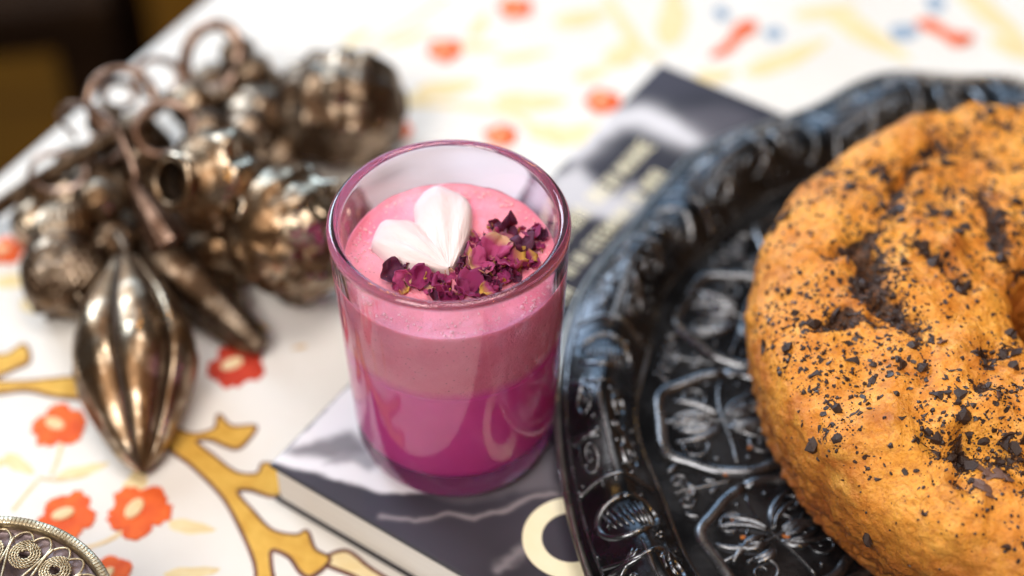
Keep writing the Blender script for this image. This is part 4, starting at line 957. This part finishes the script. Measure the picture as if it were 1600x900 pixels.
# ------------------------------------------------------------------ filigree box (corner)
zf = .032
q1, q2, q3 = at(-20, 806, zf), at(75, 818, zf), at(172, 902, zf)
A_ = np.array([[q2[0]-q1[0], q2[1]-q1[1]], [q3[0]-q1[0], q3[1]-q1[1]]])*2
B_ = np.array([q2@q2-q1@q1, q3@q3-q1@q1]); fc = np.linalg.solve(A_, B_); FR = math.hypot(q1[0]-fc[0], q1[1]-fc[1])
print('filigree', fc, FR)
fe = empty('filigree_box', (fc[0], fc[1], TZ)); tag(fe, 'round gilded silver filigree box standing on the cloth beside the orange flowers', 'box')
h = zf-TZ
M['plate'] = noisy('purple_grey_plate', (.17, .125, .135), (.26, .20, .21), 220, .42, .75, 500, .0004, .3)
v, f = revolve([(.001, .0002), (FR-.012, .0002), (FR-.005, .004), (FR-.0025, h*.5), (FR-.0030, h-.0045), (FR-.0050, h-.0040), (FR-.0105, h-.0042), (FR-.012, h-.009), (.001, h-.010)], None, 90, 160); mk('box_body', v, f, M['plate'], fe)
v, f = lathe([(FR-.0030, h-.006), (FR, h-.006), (FR+.0002, h-.0006), (FR-.0003, h), (FR-.0024, h), (FR-.0029, h-.0005), (FR-.0030, h-.006)], 240); mk('rim_band', v, f, M['gilt'], fe)
nb = 210; parts = []
for k in range(nb):
    a = 2*math.pi*k/nb; t = np.array([[FR-.0026, 0, h-.00012], [FR-.0013, 0, h+.00004], [FR-.0002, 0, h-.0001], [FR+.0002, 0, h-.0010], [FR+.0002, 0, h-.0055]]); R_ = np.array([[math.cos(a), -math.sin(a), 0], [math.sin(a), math.cos(a), 0], [0, 0, 1]])
    parts.append(tube(t@R_.T, .00022, 5))
v, f = join(parts); tag(mk('rim_ribbing', v, f, M['gilt'], fe), kind='stuff')
def twist(q, r):      # two-strand rope along a curve
    q = np.asarray(q); s = np.r_[0, np.cumsum(np.linalg.norm(np.diff(q, axis=0), axis=1))]; T = np.gradient(q, axis=0); T /= np.linalg.norm(T, axis=1)[:, None]
    N = np.cross([0, 0, 1.0], T); ph = s/(r*5.2)*2*math.pi
    return [tube(q+N*(r*.55*np.cos(ph+k))[:, None]+np.array([0, 0, 1])*(r*.55*np.sin(ph+k))[:, None], r*.62, 5) for k in (0, math.pi)]
hz = h-.0030; rr_ = FR-.0118; pitch = .0120; ncell = int(2*math.pi*rr_/pitch); da = 2*math.pi/ncell
for k in range(ncell):
    a = da*(k+.35); c2 = np.array([rr_*math.cos(a), rr_*math.sin(a)])
    tt_ = np.linspace(0, 1, 460); aa = a+tt_*2*math.pi*4.2; R_ = .0054-.0038*tt_
    q = np.stack([c2[0]+R_*np.cos(aa), c2[1]+R_*np.sin(aa), hz+.0004+.0006*tt_], -1); v, f = join(twist(q, .00046)); mk('coil', v, f, M['gilt'], fe)
    # scalloped wire running over the coil
    q = np.array([((FR-.0068+.0030*abs(math.sin((s_+1)*math.pi))**.8)*math.cos(a+s_*da*.46), (FR-.0068+.0030*abs(math.sin((s_+1)*math.pi))**.8)*math.sin(a+s_*da*.46), hz+.0008) for s_ in np.linspace(-1, 1, 80)])
    v, f = tube(q, .00042, 7); mk('scallop_wire', v, f, M['gilt'], fe)
    for sg in (-1, 1):
        a2 = a+sg*da*.47
        q = catmull([((FR-o_)*math.cos(a2+d_*da), (FR-o_)*math.sin(a2+d_*da), hz+.0009) for o_, d_ in ((.0066, 0), (.0100, .02*sg), (.0150, -.03*sg), (.0200, -.12*sg), (.0280, -.40*sg))], 8)
        v, f = tube(q, .00048, 7); mk('divider_wire', v, f, M['gilt'], fe)
t = np.linspace(0, 2*math.pi, 1000, endpoint=True); q = np.stack([(FR-.028)*np.cos(t), (FR-.028)*np.sin(t), np.full(1000, hz+.0004)], -1); v, f = join(twist(q, .0006)); mk('rope_border', v, f, M['gilt'], fe)
